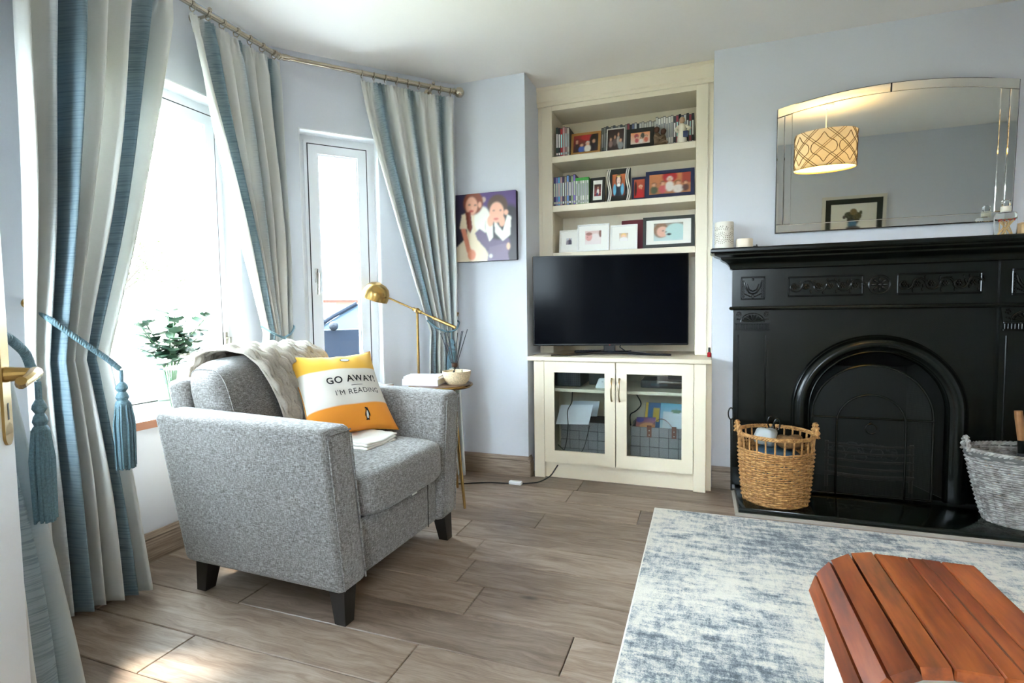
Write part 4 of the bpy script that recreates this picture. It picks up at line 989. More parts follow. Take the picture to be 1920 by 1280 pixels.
an = thing('figurine', 'cream figurine holding a blue book on the top shelf', 'figurine', (fx, 3.452, Z1), group='shelf figurines')
part('gown', P('cream resin', (232, 222, 202), .6), an, lambda m: m.lathe([(.0001, .0005), (.030, .0005), (.028, .03), (.022, .07), (.024, .095), (.018, .112), (.008, .12)], n=18), True)
part('sleeve', P('cream resin', (232, 222, 202), .6), an, lambda m: m.tube([(-.02, 0, .105), (-.036, -.006, .082), (-.024, -.024, .066)], [.009, .010, .008], 8), True)
part('sleeve', P('cream resin', (232, 222, 202), .6), an, lambda m: m.tube([(.02, 0, .105), (.044, -.004, .085), (.03, -.024, .066)], [.009, .011, .008], 8), True)
part('head', P('tan resin', (190, 150, 120), .6), an, lambda m: m.ball((0, -.002, .137), (.015, .016, .019), 14), True)
part('hair', P('fair resin hair', (206, 184, 140), .7), an, lambda m: m.ball((.001, .005, .142), (.0175, .016, .019), 14), True)
part('book', P('blue resin', (50, 62, 104), .5), an, lambda m: m.bx(.008, .036, -.03, -.02, .03, .066), True)

# ---- inside the cabinet
def dev(name, label, cat, x0, x1, y0, y1, z0, z1, col, extra=None):
    t = thing(name, label, cat, ((x0+x1)/2, (y0+y1)/2, z0)); part('housing', P('dark device '+str(col), col, .4), t, lambda m: m.rbox(x0, x1, y0, y1, z0+.0005, z1, .004, 1))
    if extra: extra(t)
    return t
ZS = .5605
def grille(t):
    for k in range(9): part('grille_bar', P('grille grey', (84, 96, 104), .5), t, lambda m: m.bx(-.845+.0135*k, -.8435+.0135*k, 3.3075, 3.31, ZS+.008, ZS+.09))
    for k in range(6): part('grille_bar', P('grille grey', (84, 96, 104), .5), t, lambda m: m.bx(-.848, -.735, 3.3073, 3.3098, ZS+.01+.014*k, ZS+.0115+.014*k))
dev('games_console', 'black console with a gridded vent on the left cabinet shelf', 'console', -.90, -.73, 3.31, 3.58, ZS, ZS+.097, (22, 32, 40), grille)
dev('router', 'black router behind the white sensor on the left cabinet shelf', 'router', -.70, -.50, 3.42, 3.60, ZS, ZS+.09, (16, 24, 30), lambda t: part('front_panel', BLACK, t, lambda m: m.bx(-.69, -.51, 3.4185, 3.4205, ZS+.01, ZS+.08)))
sn = thing('sensor', 'white trapezoid sensor on the left cabinet shelf', 'sensor', (-.585, 3.29, ZS)); part('body', WHITE, sn, lambda m: m.prism([(-.042, 0), (.042, 0), (.044, .008), (.024, .058), (.018, .062), (-.018, .062), (-.024, .058), (-.044, .008)], (-.585, 3.275, ZS+.0005), (1, 0, 0), (0, 0, 1), (0, .03, 0))); part('button', P('pale grey button', (206, 210, 214), .4), sn, lambda m: m.tube([(-.585, 3.2755, ZS+.042), (-.585, 3.2735, ZS+.042)], .006, 12))
dev('set_top_box', 'long black set-top box on the right cabinet shelf', 'set-top box', -.36, -.07, 3.36, 3.56, ZS, ZS+.05, (18, 34, 42), lambda t: part('display', P('dim teal display', (30, 66, 76), .3), t, lambda m: m.bx(-.30, -.2, 3.3585, 3.3605, ZS+.015, ZS+.03)))
dev('disc_player', 'dark disc player stacked on the long set-top box', 'disc player', -.20, -.06, 3.40, 3.56, ZS+.0505, ZS+.092, (14, 18, 22), lambda t: part('tray', BLACK, t, lambda m: m.bx(-.18, -.08, 3.398, 3.4005, ZS+.066, ZS+.073)))
# felt baskets woven from wide grey bands
FELT = P('grey felt band', (146, 144, 146), .95, noise=(260, .22)); LEA = P('brown leather handle', (110, 58, 38), .5)
def felt_basket(label, x0, x1, y0, y1, z0, z1, front_handles):
    t = thing('felt_basket', label, 'basket', ((x0+x1)/2, (y0+y1)/2, z0), group='felt baskets in the cabinet')
    part('liner', P('dark felt liner', (72, 70, 72), .95), t, lambda m: (m.bx(x0+.006, x1-.006, y0+.006, y0+.009, z0+.001, z1-.004), m.bx(x0+.006, x1-.006, y1-.009, y1-.006, z0+.001, z1-.004), m.bx(x0+.006, x0+.009, y0+.006, y1-.006, z0+.001, z1-.004), m.bx(x1-.009, x1-.006, y0+.006, y1-.006, z0+.001, z1-.004), m.bx(x0+.006, x1-.006, y0+.006, y1-.006, z0+.001, z0+.004)))
    nx = max(3, round((x1-x0)/.055)); nz = max(3, round((z1-z0)/.055)); ny = max(2, round((y1-y0)/.055))
    for j in range(nz):
        za, zb = z0+.001+(z1-z0)*j/nz, z0+(z1-z0)*(j+1)/nz
        for i in range(nx):
            a, b = lerp(x0, x1, i/nx), lerp(x0, x1, (i+1)/nx); e = .004 if (i+j) % 2 else 0
            part('felt_band', FELT, t, lambda m: m.rbox(a+.001, b-.001, y0-e, y0+.006, za+.001, zb-.001, .0015, 1))
        for i in range(ny):
            a, b = lerp(y0+.007, y1, i/ny), lerp(y0+.007, y1, (i+1)/ny); e = .004 if (i+j) % 2 else 0
            part('felt_band', FELT, t, lambda m: m.rbox(x0-e, x0+.006, a+.001, b-.001, za+.001, zb-.001, .0015, 1))
    if front_handles:
        hx0, hx1 = lerp(x0, x1, .33), lerp(x0, x1, .76)
        part('handle', LEA, t, lambda m: m.add([p for k in range(17) for p in ((lambda q: ((q[0]-.0, y0-.0085-.012*math.sin(math.pi*k/16), q[1]), (q[0]+.0, y0-.0065-.012*math.sin(math.pi*k/16)+.018, q[1]+.001)))((lerp(hx0, hx1, k/16), z1-.02+.075*math.sin(math.pi*k/16)**.8)))], [(2*k, 2*k+1, 2*k+3, 2*k+2) for k in range(16)]))
        for hx in (hx0, hx1):
            tb = part('handle_tab', LEA, t, lambda m: m.rbox(hx-.013, hx+.013, y0-.0105, y0-.0065, z1-.06, z1+.012, .0015, 1))
            for zz in (z1-.045, z1-.018): part('rivet', P('silver rivet', (206, 204, 200), .3, 1), tb, lambda m: m.ball((hx, y0-.0115, zz), .004, 8))
    return t
felt_basket('grey woven felt basket with brown handles in the right cabinet half', -.405, -.075, 3.225, 3.47, .1035, .345, True)
felt_basket('dim grey woven felt basket under papers in the left cabinet half', -.86, -.56, 3.30, 3.55, .1035, .335, False)
def sheet(name, label, cat, pts, mat, th=.002, extra=None):
    m = MB(); a, b, c = map(Vector, pts); n = (b-a).cross(c-a).normalized()*th; m.ob(a, b-a, c-a, n); o = m.build(name, mat); return tag(o, label, cat)
sheet('paper_sheaf', 'white sheaf of paper lying across the left basket', 'paper', ((-.875, 3.235, .325), (-.665, 3.235, .335), (-.855, 3.29, .44)), P('white paper', (232, 232, 240), .8), .006)
sheet('envelope', 'pale grey envelope behind the white paper', 'envelope', ((-.80, 3.305, .37), (-.625, 3.305, .375), (-.79, 3.35, .46)), P('grey white envelope', (206, 210, 220), .8), .004)
def mag(label, pts, bgc, art):
    a, b, c = map(Vector, pts); t = thing('magazine', label, 'magazine', tuple(a), group='magazines in the felt basket'); n = (b-a).cross(c-a).normalized()
    if n.y > 0: n = -n
    part('pages', PAGE, t, lambda m: m.ob(a-n*.006, b-a, c-a, n*.0055)); print_grid('cover', t, a, b-a, c-a, bgc, art, 24, 24)
mag('blue and yellow magazine standing in the right basket', ((-.345, 3.36, .30), (-.215, 3.345, .30), (-.335, 3.40, .465)), (46, 110, 160), [('r', .02, .16, 0, 1, (236, 190, 40)), ('r', .4, .7, .3, .8, (240, 200, 60)), ('r', .75, 1, 0, 1, (30, 70, 120))])
mag('pale blue magazine with a green leaf in the right basket', ((-.245, 3.33, .31), (-.09, 3.33, .305), (-.24, 3.375, .47)), ((90, 180, 214), (200, 220, 230)), [('r', .1, .9, .05, .7, (226, 234, 238)), ('e', .6, .72, .2, .07, (70, 120, 70))])
mag('orange and purple comic in the right basket', ((-.385, 3.28, .31), (-.27, 3.275, .315), (-.38, 3.31, .385)), ((90, 60, 130), (226, 140, 90)), [('e', .6, .3, .4, .3, (236, 170, 120)), ('e', .2, .8, .2, .2, (60, 50, 140))])
def cord(label, pts, r=.0028, name='cable'):
    P_ = [Vector(p) for p in pts]; path = []
    for i in range(len(P_)-1):
        for k in range(8): path.append(P_[i].lerp(P_[i+1], k/8))
    path.append(P_[-1])
    for _ in range(8): path = [path[0]]+[(path[i-1]+path[i]*2+path[i+1])/4 for i in range(1, len(path)-1)]+[path[-1]]
    m = MB(); m.tube(path, r, 6); return tag(m.build(name, BLACK), label, 'cable')
cord('black cable hanging in front of the papers in the left cabinet half', [(-.765, 3.23, .555), (-.768, 3.226, .47), (-.80, 3.222, .42), (-.79, 3.215, .33), (-.80, 3.21, .22), (-.83, 3.2, .12)])
cord('black cable looping low across the left felt basket', [(-.86, 3.22, .20), (-.80, 3.215, .15), (-.73, 3.21, .13), (-.69, 3.212, .19), (-.67, 3.22, .27), (-.66, 3.24, .33)])
cord('thick dark cable looping beside the right basket', [(-.425, 3.5, .53), (-.36, 3.46, .44), (-.40, 3.40, .40), (-.44, 3.42, .38), (-.43, 3.50, .2)], .004)
ext = thing('extension_lead', 'black floor cable with a white inline switch beside the cabinet', 'cable', (-1.05, 3.0, 0))
def lead(m):
    P_ = [Vector(p) for p in ((-.845, 3.158, .085), (-.85, 3.135, .075), (-.875, 3.10, .03), (-.93, 3.04, .005), (-1.02, 2.985, .005), (-1.12, 2.96, .005), (-1.22, 2.95, .005), (-1.32, 2.90, .005), (-1.42, 2.85, .005))]; path = []
    for i in range(len(P_)-1):
        for k in range(8): path.append(P_[i].lerp(P_[i+1], k/8))
    path.append(P_[-1])
    for _ in range(6): path = [path[0]]+[(path[i-1]+path[i]*2+path[i+1])/4 for i in range(1, len(path)-1)]+[path[-1]]
    m.tube(path, .0042, 8)
part('cable', BLACK, ext, lead); part('inline_switch', WHITE, ext, lambda m: m.rbox(-1.10, -1.02, 2.955, 2.99, .001, .022, .006, 2))

# ---- canvas portrait on the pier wall
cv = thing('canvas_print', 'square canvas portrait of two seated children on the pier wall', 'canvas', (-1.29, 3.13, 1.365))
CX0, CX1, CZ0, CZ1, CY = -1.492, -1.084, 1.366, 1.790, 3.112
part('stretcher', P('dark canvas edge', (30, 24, 40), .8), cv, lambda m: m.rbox(CX0, CX1, CY+.0008, 3.148, CZ0, CZ1, .003, 1))
SK1, SK2, DRS, SHT, TRS = (238, 176, 146), (250, 190, 160), (244, 226, 196), (250, 246, 232), (112, 92, 120)
art = [('e', .72, .86, .5, .3, (96, 70, 124)), ('e', .47, .9, .04, .04, (210, 180, 170)), ('e', .9, .3, .25, .5, (56, 48, 52)),
       ('p', [(0, 0), (0, .22), (.18, .36), (.2, .6), (.42, .72), (.52, .6), (.5, .4), (.62, .1), (.6, 0)], DRS), ('p', [(.06, .5), (.1, .7), (.3, .76), (.46, .78), (.54, .7), (.54, .5), (.3, .4), (.2, .48)], DRS),
       ('e', .45, .6, .14, .2, SHT), ('p', [(.08, .5), (.16, .5), (.24, .2), (.33, .1), (.26, .04), (.18, .14)], (222, 140, 110)), ('e', .26, .1, .07, .08, (232, 150, 116)),
       ('e', .30, .865, .165, .175, (138, 70, 44)), ('e', .27, .82, .10, .135, SK1), ('e', .41, .83, .03, .045, SK1), ('p', [(.16, .74), (.25, .74), (.28, .5), (.24, .42), (.19, .5)], (128, 52, 34)),
       ('e', .235, .84, .022, .012, (110, 70, 60)), ('e', .335, .83, .022, .012, (110, 70, 60)), ('e', .265, .745, .04, .016, (200, 84, 76)), ('e', .285, .79, .015, .02, (246, 190, 160)),
       ('p', [(.32, .42), (.4, .48), (.52, .4), (.66, .2), (.62, .06), (.56, .1), (.36, .32)], TRS), ('e', .7, .22, .2, .2, TRS), ('p', [(.52, 0), (.56, .2), (.84, .25), (.88, 0)], (128, 108, 134)),
       ('e', .72, .5, .22, .2, (60, 52, 58)), ('p', [(.5, .46), (.52, .7), (.62, .66), (.62, .34), (.56, .28)], SHT), ('p', [(.64, .6), (.78, .42), (.86, .66), (.92, .62), (.9, .36), (.78, .28), (.66, .4)], SHT),
       ('e', .70, .80, .165, .155, (96, 70, 58)), ('e', .685, .70, .118, .15, SK2), ('e', .84, .69, .035, .04, SK2), ('e', .64, .73, .02, .011, (150, 100, 90)), ('e', .75, .725, .02, .011, (150, 100, 90)), ('e', .675, .605, .045, .015, (216, 110, 100)), ('e', .58, .58, .05, .08, SK2), ('e', .77, .57, .05, .08, SK2),
       ('e', .87, .2, .03, .05, (236, 190, 160)), ('e', .58, .07, .03, .03, (226, 220, 220))]
print_grid('printed_face', cv, (CX0, CY, CZ0), (CX1-CX0, 0, 0), (0, 0, CZ1-CZ0), ((44, 34, 66), (34, 26, 34)), art, 120, 120, soft=3)
# ================================================================ FIREPLACE
FC = .862                      # centre line
fp = thing('fireplace', 'black cast iron fireplace surround with arched opening and moulded mantel', 'fireplace', (FC, 3.25, .04))
IR = BLACKIRON; FY = 3.235      # front of the surround
hearth = MB(); hearth.rbox(.178, 1.56, 2.868, 3.284, .001, .040, .004, 2)
hearth.bx(.5005, 1.1995, 3.284, 3.615, .001, .040)
tag(hearth.build('hearth_slab', P('polished black granite', (10, 16, 14), .10, noise=(120, .4))), 'polished black granite hearth under the fireplace', 'hearth')
ht = MB(); ht.bx(.162, .176, 2.855, 3.26, .0005, .014); ht.bx(.162, 1.56, 2.853, 2.866, .0005, .014)
struct('trim_4', ht, P('pale grey floor trim', (186, 178, 168), .5), 'pale trim strip round the hearth')
# mantel shelf and its mouldings: profile swept round three sides
def mould(name, prof, x0, x1):
    """prof: list of (overhang, z); sweeps left return, front, right return"""
    m = MB(); n = len(prof); pts = []
    for (o, z) in prof: pts.append((x0-o, 3.284, z))
    for (o, z) in prof: pts.append((x0-o, FY-o, z))
    for (o, z) in prof: pts.append((x1+o, FY-o, z))
    for (o, z) in prof: pts.append((x1+o, 3.284, z))
    fs = [(k*n+i, k*n+i+1, (k+1)*n+i+1, (k+1)*n+i) for k in range(3) for i in range(n-1)]
    fs += [tuple(k*n+n-1 for k in range(4)), tuple(k*n for k in range(4))[::-1]]
    m.add(pts, fs); m.sharp = 25; return m.build(name, IR, fp)
X0, X1 = .155, 1.569
mould('mantel_shelf', [(.100, 1.346), (.112, 1.349), (.118, 1.356), (.118, 1.368), (.110, 1.376)], X0, X1)
mould('mantel_cornice', [(.002, 1.262), (.012, 1.266), (.014, 1.276), (.022, 1.29), (.036, 1.303), (.056, 1.313), (.062, 1.318), (.064, 1.326), (.080, 1.332), (.096, 1.338), (.098, 1.3455)], X0, X1)
mould('bead_moulding', [(0, 1.036), (.012, 1.040), (.016, 1.047), (.012, 1.055), (0, 1.058)], X0, X1)
part('frieze', IR, fp, lambda m: m.bx(.366, 1.358, 3.248, 3.2845, 1.057, 1.263))
for xa, xb in ((X0, .366), (1.358, X1)):
    part('frieze_block', IR, fp, lambda m: m.bx(xa, xb, 3.236, 3.2845, 1.057, 1.263))
    xc = (xa+xb)/2
    def pan(m):
        for (a, b, c, d) in ((xc-.062, xc+.062, 1.214, 1.222), (xc-.062, xc+.062, 1.094, 1.102), (xc-.062, xc-.054, 1.102, 1.214), (xc+.054, xc+.062, 1.102, 1.214)): m.rbox(a, b, 3.229, 3.2365, c, d, .003, 1)
    pn = part('urn_panel', IR, fp, pan)
    def urn(m):
        m.tube([(xc-.042, 3.236, 1.19), (xc-.036, 3.232, 1.16), (xc-.018, 3.231, 1.132), (xc, 3.231, 1.126), (xc+.018, 3.231, 1.132), (xc+.036, 3.232, 1.16), (xc+.042, 3.236, 1.19)], .005, 6)
        m.tube([(xc-.03, 3.236, 1.18), (xc-.02, 3.231, 1.15), (xc, 3.230, 1.14), (xc+.02, 3.231, 1.15), (xc+.03, 3.236, 1.18)], .004, 6)
        m.ball((xc, 3.234, 1.206), (.006, .005, .008), 8); m.ball((xc, 3.233, 1.112), (.008, .006, .012), 8)
        for k in range(7):
            for sg in (-1, 1): m.ball((xc+sg*.047, 3.2345, 1.112+k*.014), (.005, .004, .006), 6)
        for k in range(5):
            for sg in (-1, 1): m.ball((xc+sg*(.012+.008*k), 3.2345, 1.112+.004*k), (.005, .004, .004), 6)
    tag(part('urn_relief', IR, pn, urn), kind='stuff')
    # pilaster with capital
    px = xa+.008; pxx = xb-.010
    pl = part('pilaster', IR, fp, lambda m: (m.bx(px, pxx, 3.2405, 3.2845, .041, 1.037), m.rbox(px+.022, px+.030, 3.236, 3.242, .16, .90, .003, 1), m.rbox(pxx-.030, pxx-.022, 3.236, 3.242, .16, .90, .003, 1), m.rbox(px+.022, pxx-.022, 3.236, 3.242, .150, .158, .003, 1)))
    part('plinth_block', IR, fp, lambda m: m.rbox(px-.006, pxx+.006, 3.230, 3.2845, .041, .14, .004, 1))
    def fluted(m):
        m.rbox(px+.008, pxx-.008, 3.230, 3.241, .958, .966, .002, 1); m.rbox(px+.008, pxx-.008, 3.230, 3.241, .922, .930, .002, 1)
        for k in range(13):
            xx = lerp(px+.016, pxx-.016, k/12); m.rbox(xx-.0035, xx+.0035, 3.231, 3.241, .930, .958, .002, 1)
    tag(part('fluted_band', IR, pl, fluted), kind='stuff')
    def cap(m):
        m.prism([(px+.008-FC, .966), (pxx-.008-FC, .966), (pxx-FC+.002, 1.03), (pxx-FC+.002, 1.036), (px-FC-.002, 1.036), (px-FC-.002, 1.03)], (FC, 3.232, 0), (1, 0, 0), (0, 0, 1), (0, .009, 0))
        for k in range(9):
            a = math.pi*(.06+.88*k/8); m.tube([(xc, 3.230, .972), (xc+math.cos(a)*.05, 3.226, .972+math.sin(a)*.038)], [.003, .006], 6)
        m.tube([(xc+math.cos(math.pi*k/14)*.060, 3.230, .970+math.sin(math.pi*k/14)*.050) for k in range(15)], .003, 6)
        for sg in (-1, 1):
            for k in range(8):
                a = k*.8; r0 = .017-.0018*k; m.ball((xc+sg*(.068+math.cos(a)*r0*.7), 3.230, 1.012+math.sin(a)*r0), (.005, .004, .005), 6)
            for k in range(4): m.ball((xc+sg*(.04+.012*k), 3.230, .978+.003*k), (.006, .004, .004), 6)
    tag(part('capital', IR, pl, cap), kind='stuff')
# frieze panels with scrolling foliage
def scroll_panel(xa, xb, round_left, round_right):
    def fr(m):
        for (a, b, c, d) in ((xa, xb, 1.208, 1.216), (xa, xb, 1.106, 1.114), (xa, xa+.008, 1.114, 1.208), (xb-.008, xb, 1.114, 1.208)): m.rbox(a, b, 3.2405, 3.2485, c, d, .003, 1)
    pn = part('frieze_panel', IR, fp, fr)
    def fol(m):
        n = 6; rnd = random.Random(int(xa*100))
        for k in range(n):
            cx = lerp(xa+.034, xb-.034, k/(n-1)); sg = 1 if k % 2 else -1; cz = 1.161
            pts = [(cx+math.cos(t*1.0)*(.034-.0042*t), 3.2445, cz+sg*math.sin(t)*(.034-.0042*t)) for t in [j*.35 for j in range(20)]]; m.tube(pts, [.0052-.0001*j for j in range(20)], 6)
            for j in range(6):
                a = j*1.047; m.ball((cx+math.cos(a)*.010, 3.243, cz+math.sin(a)*.010), (.0055, .005, .0055), 6)
            m.ball((cx, 3.2415, cz), .006, 8)
            for j in range(5):
                a = rnd.uniform(0, 6.28); m.ball((cx+.03+math.cos(a)*.012, 3.2455, cz+rnd.uniform(-.038, .038)), (.0045, .004, .009), 6)
    tag(part('foliage_relief', IR, pn, fol), kind='stuff')
scroll_panel(.436, .790, 0, 1); scroll_panel(.938, 1.292, 1, 0)
def ros(m):
    c = Vector((FC, 3.246, 1.161)); m.tube([c+Vector((math.cos(2*math.pi*k/28)*.047, 0, math.sin(2*math.pi*k/28)*.047)) for k in range(28)], .0055, 6, True); m.ball(c+Vector((0, -.004, 0)), .010, 10)
    for k in range(8):
        a = 2*math.pi*k/8; dv = Vector((math.cos(a), 0, math.sin(a))); m.ball(c+dv*.025, (.015, .006, .0085), 8, M=dv.to_track_quat('X', 'Y').to_matrix())
tag(part('rosette', IR, fp, ros), kind='stuff')
# back plate with arched opening
AR, AZ = .312, .500
arch = [(FC+AR, .041)]+[(FC+AR*math.cos(math.pi*k/32), AZ+AR*math.sin(math.pi*k/32)) for k in range(33)]+[(FC-AR, .041)]
def plate(m):
    bx0, bx1, bz = .356, 1.368, 1.037; outer = []
    for (x, z) in arch:
        if z <= AZ+1e-6: outer.append((bx1 if x > FC else bx0, z))
        else:
            dx, dz = x-FC, z-AZ; t = min((bx1-FC)/abs(dx) if abs(dx) > 1e-6 else 9e9, (bz-AZ)/dz); outer.append((FC+dx*t, AZ+dz*t))
    n = len(arch); vs = [(x, 3.262, z) for x, z in arch]+[(x, 3.262, z) for x, z in outer]+[(x, 3.284, z) for x, z in arch]
    m.add(vs, [(i, i+1, n+i+1, n+i) for i in range(n-1)]+[(i+1, i, 2*n+i, 2*n+i+1) for i in range(n-1)])
    for i in range(n-1):
        (xa, za), (xb, zb) = outer[i], outer[i+1]
        if (abs(za-bz) < 1e-6) != (abs(zb-bz) < 1e-6):
            cx = bx1 if xa > FC else bx0; m.add([(xa, 3.262, za), (cx, 3.262, bz), (xb, 3.262, zb)], [(0, 2, 1)])
part('back_plate', IR, fp, plate)
def sweep_arch(name, prof, parent=None, mat=None):
    """prof: (radius offset, y)"""
    m = MB(); n = len(prof); path = [(0, .041)]+[(k/40*math.pi, None) for k in range(41)]+[(math.pi, .041)]; vs = []
    for (a, zz) in path:
        for (o, y) in prof:
            r0 = AR+o; vs.append((FC+math.cos(a)*r0, y, zz if zz is not None else AZ+math.sin(a)*r0))
    m.add(vs, [(k*n+i, (k+1)*n+i, (k+1)*n+i+1, k*n+i+1) for k in range(len(path)-1) for i in range(n-1)]); m.sharp = 50
    return m.build(name, mat or IR, parent or fp)
sweep_arch('arch_moulding', [(.088, 3.262), (.086, 3.252), (.078, 3.246), (.074, 3.25), (.068, 3.24), (.052, 3.228), (.036, 3.226), (.022, 3.234), (.016, 3.246), (.008, 3.248), (0, 3.258), (-.004, 3.284)])
sweep_arch('inner_bead', [(.010, 3.256), (.006, 3.246), (0, 3.244), (-.006, 3.25), (-.008, 3.27)])
# firebox
part('firebox', P('sooty iron firebox', (13, 15, 14), .8), fp, lambda m: m.add([(.503, 3.285, .041), (1.197, 3.285, .041), (1.197, 3.285, .815), (.503, 3.285, .815), (.62, 3.60, .041), (1.10, 3.60, .041), (1.10, 3.60, .70), (.62, 3.60, .70)], [(0, 4, 7, 3), (1, 2, 6, 5), (4, 5, 6, 7), (3, 7, 6, 2)]))
for k in range(5): part('grate_bar', P('warm rusty iron', (44, 36, 26), .6), fp, lambda m: m.tube([(FC-.21+.42*j/12, 3.37-.05*math.sin(math.pi*j/12), .12+.042*k) for j in range(13)], .007 if k else .012, 8))
for sx in (-.2, .2): part('grate_leg', P('warm rusty iron', (44, 36, 26), .6), fp, lambda m: m.tube([(FC+sx, 3.37, .041), (FC+sx, 3.37, .30)], .010, 8))
part('coal_bed', P('ashy coal', (26, 24, 24), .9, noise=(40, .5)), fp, lambda m: [m.ball((FC-.17+.34*random.random(), 3.42+.09*random.random(), .20+.05*random.random()), (.035, .03, .026), 7) for _ in range(34)])['kind'] = 'stuff'
# spark guard standing in the arch
sg_ = thing('spark_guard', 'arched black mesh spark guard with ring handle in the fireplace', 'fire guard', (FC-.035, 3.235, .041))
GX, GR, GZ, GY = FC-.030, .272, .470, 3.222
def garch(r0, zc, n=32): return [(GX+r0, .048)]+[(GX+r0*math.cos(math.pi*k/n), zc+r0*math.sin(math.pi*k/n)) for k in range(n+1)]+[(GX-r0, .048)]
part('guard_frame', IR, sg_, lambda m: (m.tube([(x, GY, z) for x, z in garch(GR, GZ)], .0065, 8), m.tube([(GX-GR, GY, .048), (GX+GR, GY, .048)], .0065, 8)))
part('inner_arch', IR, sg_, lambda m: m.tube([(x, GY-.004, z) for x, z in garch(.155, .432)], .0055, 8))
part('cross_bar', IR, sg_, lambda m: m.tube([(GX-GR, GY-.003, .462), (GX+GR, GY-.003, .462)], .005, 8))
part('ring_handle', IR, sg_, lambda m: (m.tube([(GX+math.cos(t)*.026, GY-.012, .410+math.sin(t)*.026) for t in [2*math.pi*k/20 for k in range(20)]], .0035, 6, True), m.ball((GX, GY-.008, .440), .008, 8)))
part('mesh_panel', M_mesh(), sg_, lambda m: m.add([(x, GY+.001, z) for x, z in garch(GR, GZ)], [tuple(range(35))]))
for sx in (-1, 1): part('foot', IR, sg_, lambda m: m.tube([(GX+sx*.2, GY-.05, .045), (GX+sx*.2, GY+.012, .045)], .005, 6))

# ================================================================ MIRROR
MX0, MX1, MZ0, MZ1 = .370, 1.404, 1.455, 2.112
mir = thing('mirror', 'wide mirror with a curved top and mirrored border hanging above the mantel', 'mirror', (.887, 3.24, MZ0))
TH = R(2.3); PIV = Vector((0, 3.275, MZ0))
MM = Matrix.Translation(PIV) @ Matrix.Rotation(TH, 4, 'X') @ Matrix.Translation(-PIV)   # hung with the top edge forward
def ztop(x): t = (x-.887)/.517; return MZ1+.062*(1-t*t)
MG = P('silver mirror glass', (232, 238, 232), .012, 1); MG2 = P('bevelled mirror strip', (236, 240, 234), .03, 1)
def mtr(m): m.v = [tuple(MM @ Vector(v)) for v in m.v]
def slab(poly, y0, y1, name, mat, parent, bev=0):
    m = MB(); m.flat = True; n = len(poly); cx = sum(p[0] for p in poly)/n; cz = sum(p[1] for p in poly)/n
    if bev:
        a = [(x, y0, z) for x, z in poly]
        inn = []
        for i, (x, z) in enumerate(poly):
            inn.append((x+max(-bev, min(bev, (cx-x)*9)), y0-.0012, z+max(-bev, min(bev, (cz-z)*9))))
        m.add(a+inn, [(i, (i+1) % n, n+(i+1) % n, n+i) for i in range(n)]+[tuple(range(n, 2*n))])
    else: m.prism(poly, (0, y0, 0), (1, 0, 0), (0, 0, 1), (0, y1-y0, 0))
    mtr(m); return m.build(name, mat, parent)
XS = [MX0+(MX1-MX0)*k/24 for k in range(25)]
slab([(MX0, MZ0), (MX1, MZ0)]+[(x, ztop(x)) for x in XS[::-1]], 3.262, 3.275, 'backing', BLACK, mir)
SW = .046
slab([(MX0+SW*1.59, MZ0+SW), (MX1-SW*1.59, MZ0+SW)]+[(x, ztop(x)-SW) for x in [lerp(MX1-SW*1.59, MX0+SW*1.59, k/24) for k in range(25)]], 3.2605, 3.2615, 'mirror_glass', MG, mir)
def strip(poly): slab(poly, 3.2615, 3.262, 'bevelled_strip', MG2, mir, .003)
xm = .887
for lo, hi in ((MX0, xm-.001), (xm+.001, MX1)):
    xs = [lerp(lo+.002, hi-.002, k/14) for k in range(15)]
    strip([(x, ztop(x)-SW+.001) for x in xs]+[(x, ztop(x)-.002) for x in xs[::-1]])
for lo, hi in ((MX0+.002, MX0+SW*.78), (MX0+SW*.82, MX0+SW*1.58), (MX1-SW*1.58, MX1-SW*.82), (MX1-SW*.78, MX1-.002)):
    strip([(lo, MZ0+SW+.001), (hi, MZ0+SW+.001), (hi, ztop(hi)-SW-.001), (lo, ztop(lo)-SW-.001)])
strip([(MX0+.002, MZ0+.002), (MX1-.002, MZ0+.002), (MX1-.002, MZ0+SW-.001), (MX0+.002, MZ0+SW-.001)])

# ================================================================ ON THE MANTEL SHELF
SZ = 1.3765
lx_, ly_ = .108, 3.20
ln = thing('candle_lantern', 'tall white pierced ceramic candle holder at the left of the mantel', 'candle holder', (lx_, ly_, SZ))
CERA = P('cream white ceramic', (234, 228, 216), .5)
part('body', CERA, ln, lambda m: m.lathe([(.0001, .0005), (.046, .0005), (.049, .004), (.049, .142), (.047, .147), (.043, .147), (.042, .14), (.042, .01), (.0001, .008)], n=32), True)
HOLE_SHADE = P('painted hole shade', (120, 108, 92), .9)  # taupe dots painted on for the shade inside the pierced holes
def hole_dots(m):
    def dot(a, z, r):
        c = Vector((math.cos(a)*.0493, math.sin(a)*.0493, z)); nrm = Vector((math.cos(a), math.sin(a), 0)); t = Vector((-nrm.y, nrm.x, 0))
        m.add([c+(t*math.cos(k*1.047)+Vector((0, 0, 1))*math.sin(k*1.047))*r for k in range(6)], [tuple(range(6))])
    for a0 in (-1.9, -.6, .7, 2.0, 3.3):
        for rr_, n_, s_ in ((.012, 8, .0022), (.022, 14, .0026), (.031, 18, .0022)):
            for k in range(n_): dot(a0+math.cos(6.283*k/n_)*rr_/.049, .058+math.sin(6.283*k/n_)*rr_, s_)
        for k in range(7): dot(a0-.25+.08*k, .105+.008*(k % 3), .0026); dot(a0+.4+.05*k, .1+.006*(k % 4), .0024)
tag(part('painted_hole_dots', HOLE_SHADE, ln, hole_dots, True), kind='stuff')
sc = thing('pillar_candle', 'short cream candle beside the pierced candle holder', 'candle', (.212, 3.20, SZ))
part('wax', P('cream candle wax', (238, 224, 204), .5), sc, lambda m: m.lathe([(.0001, .0005), (.040, .0005), (.043, .004), (.043, .046), (.040, .051), (.03, .0505), (.0001, .047)], n=28), True)
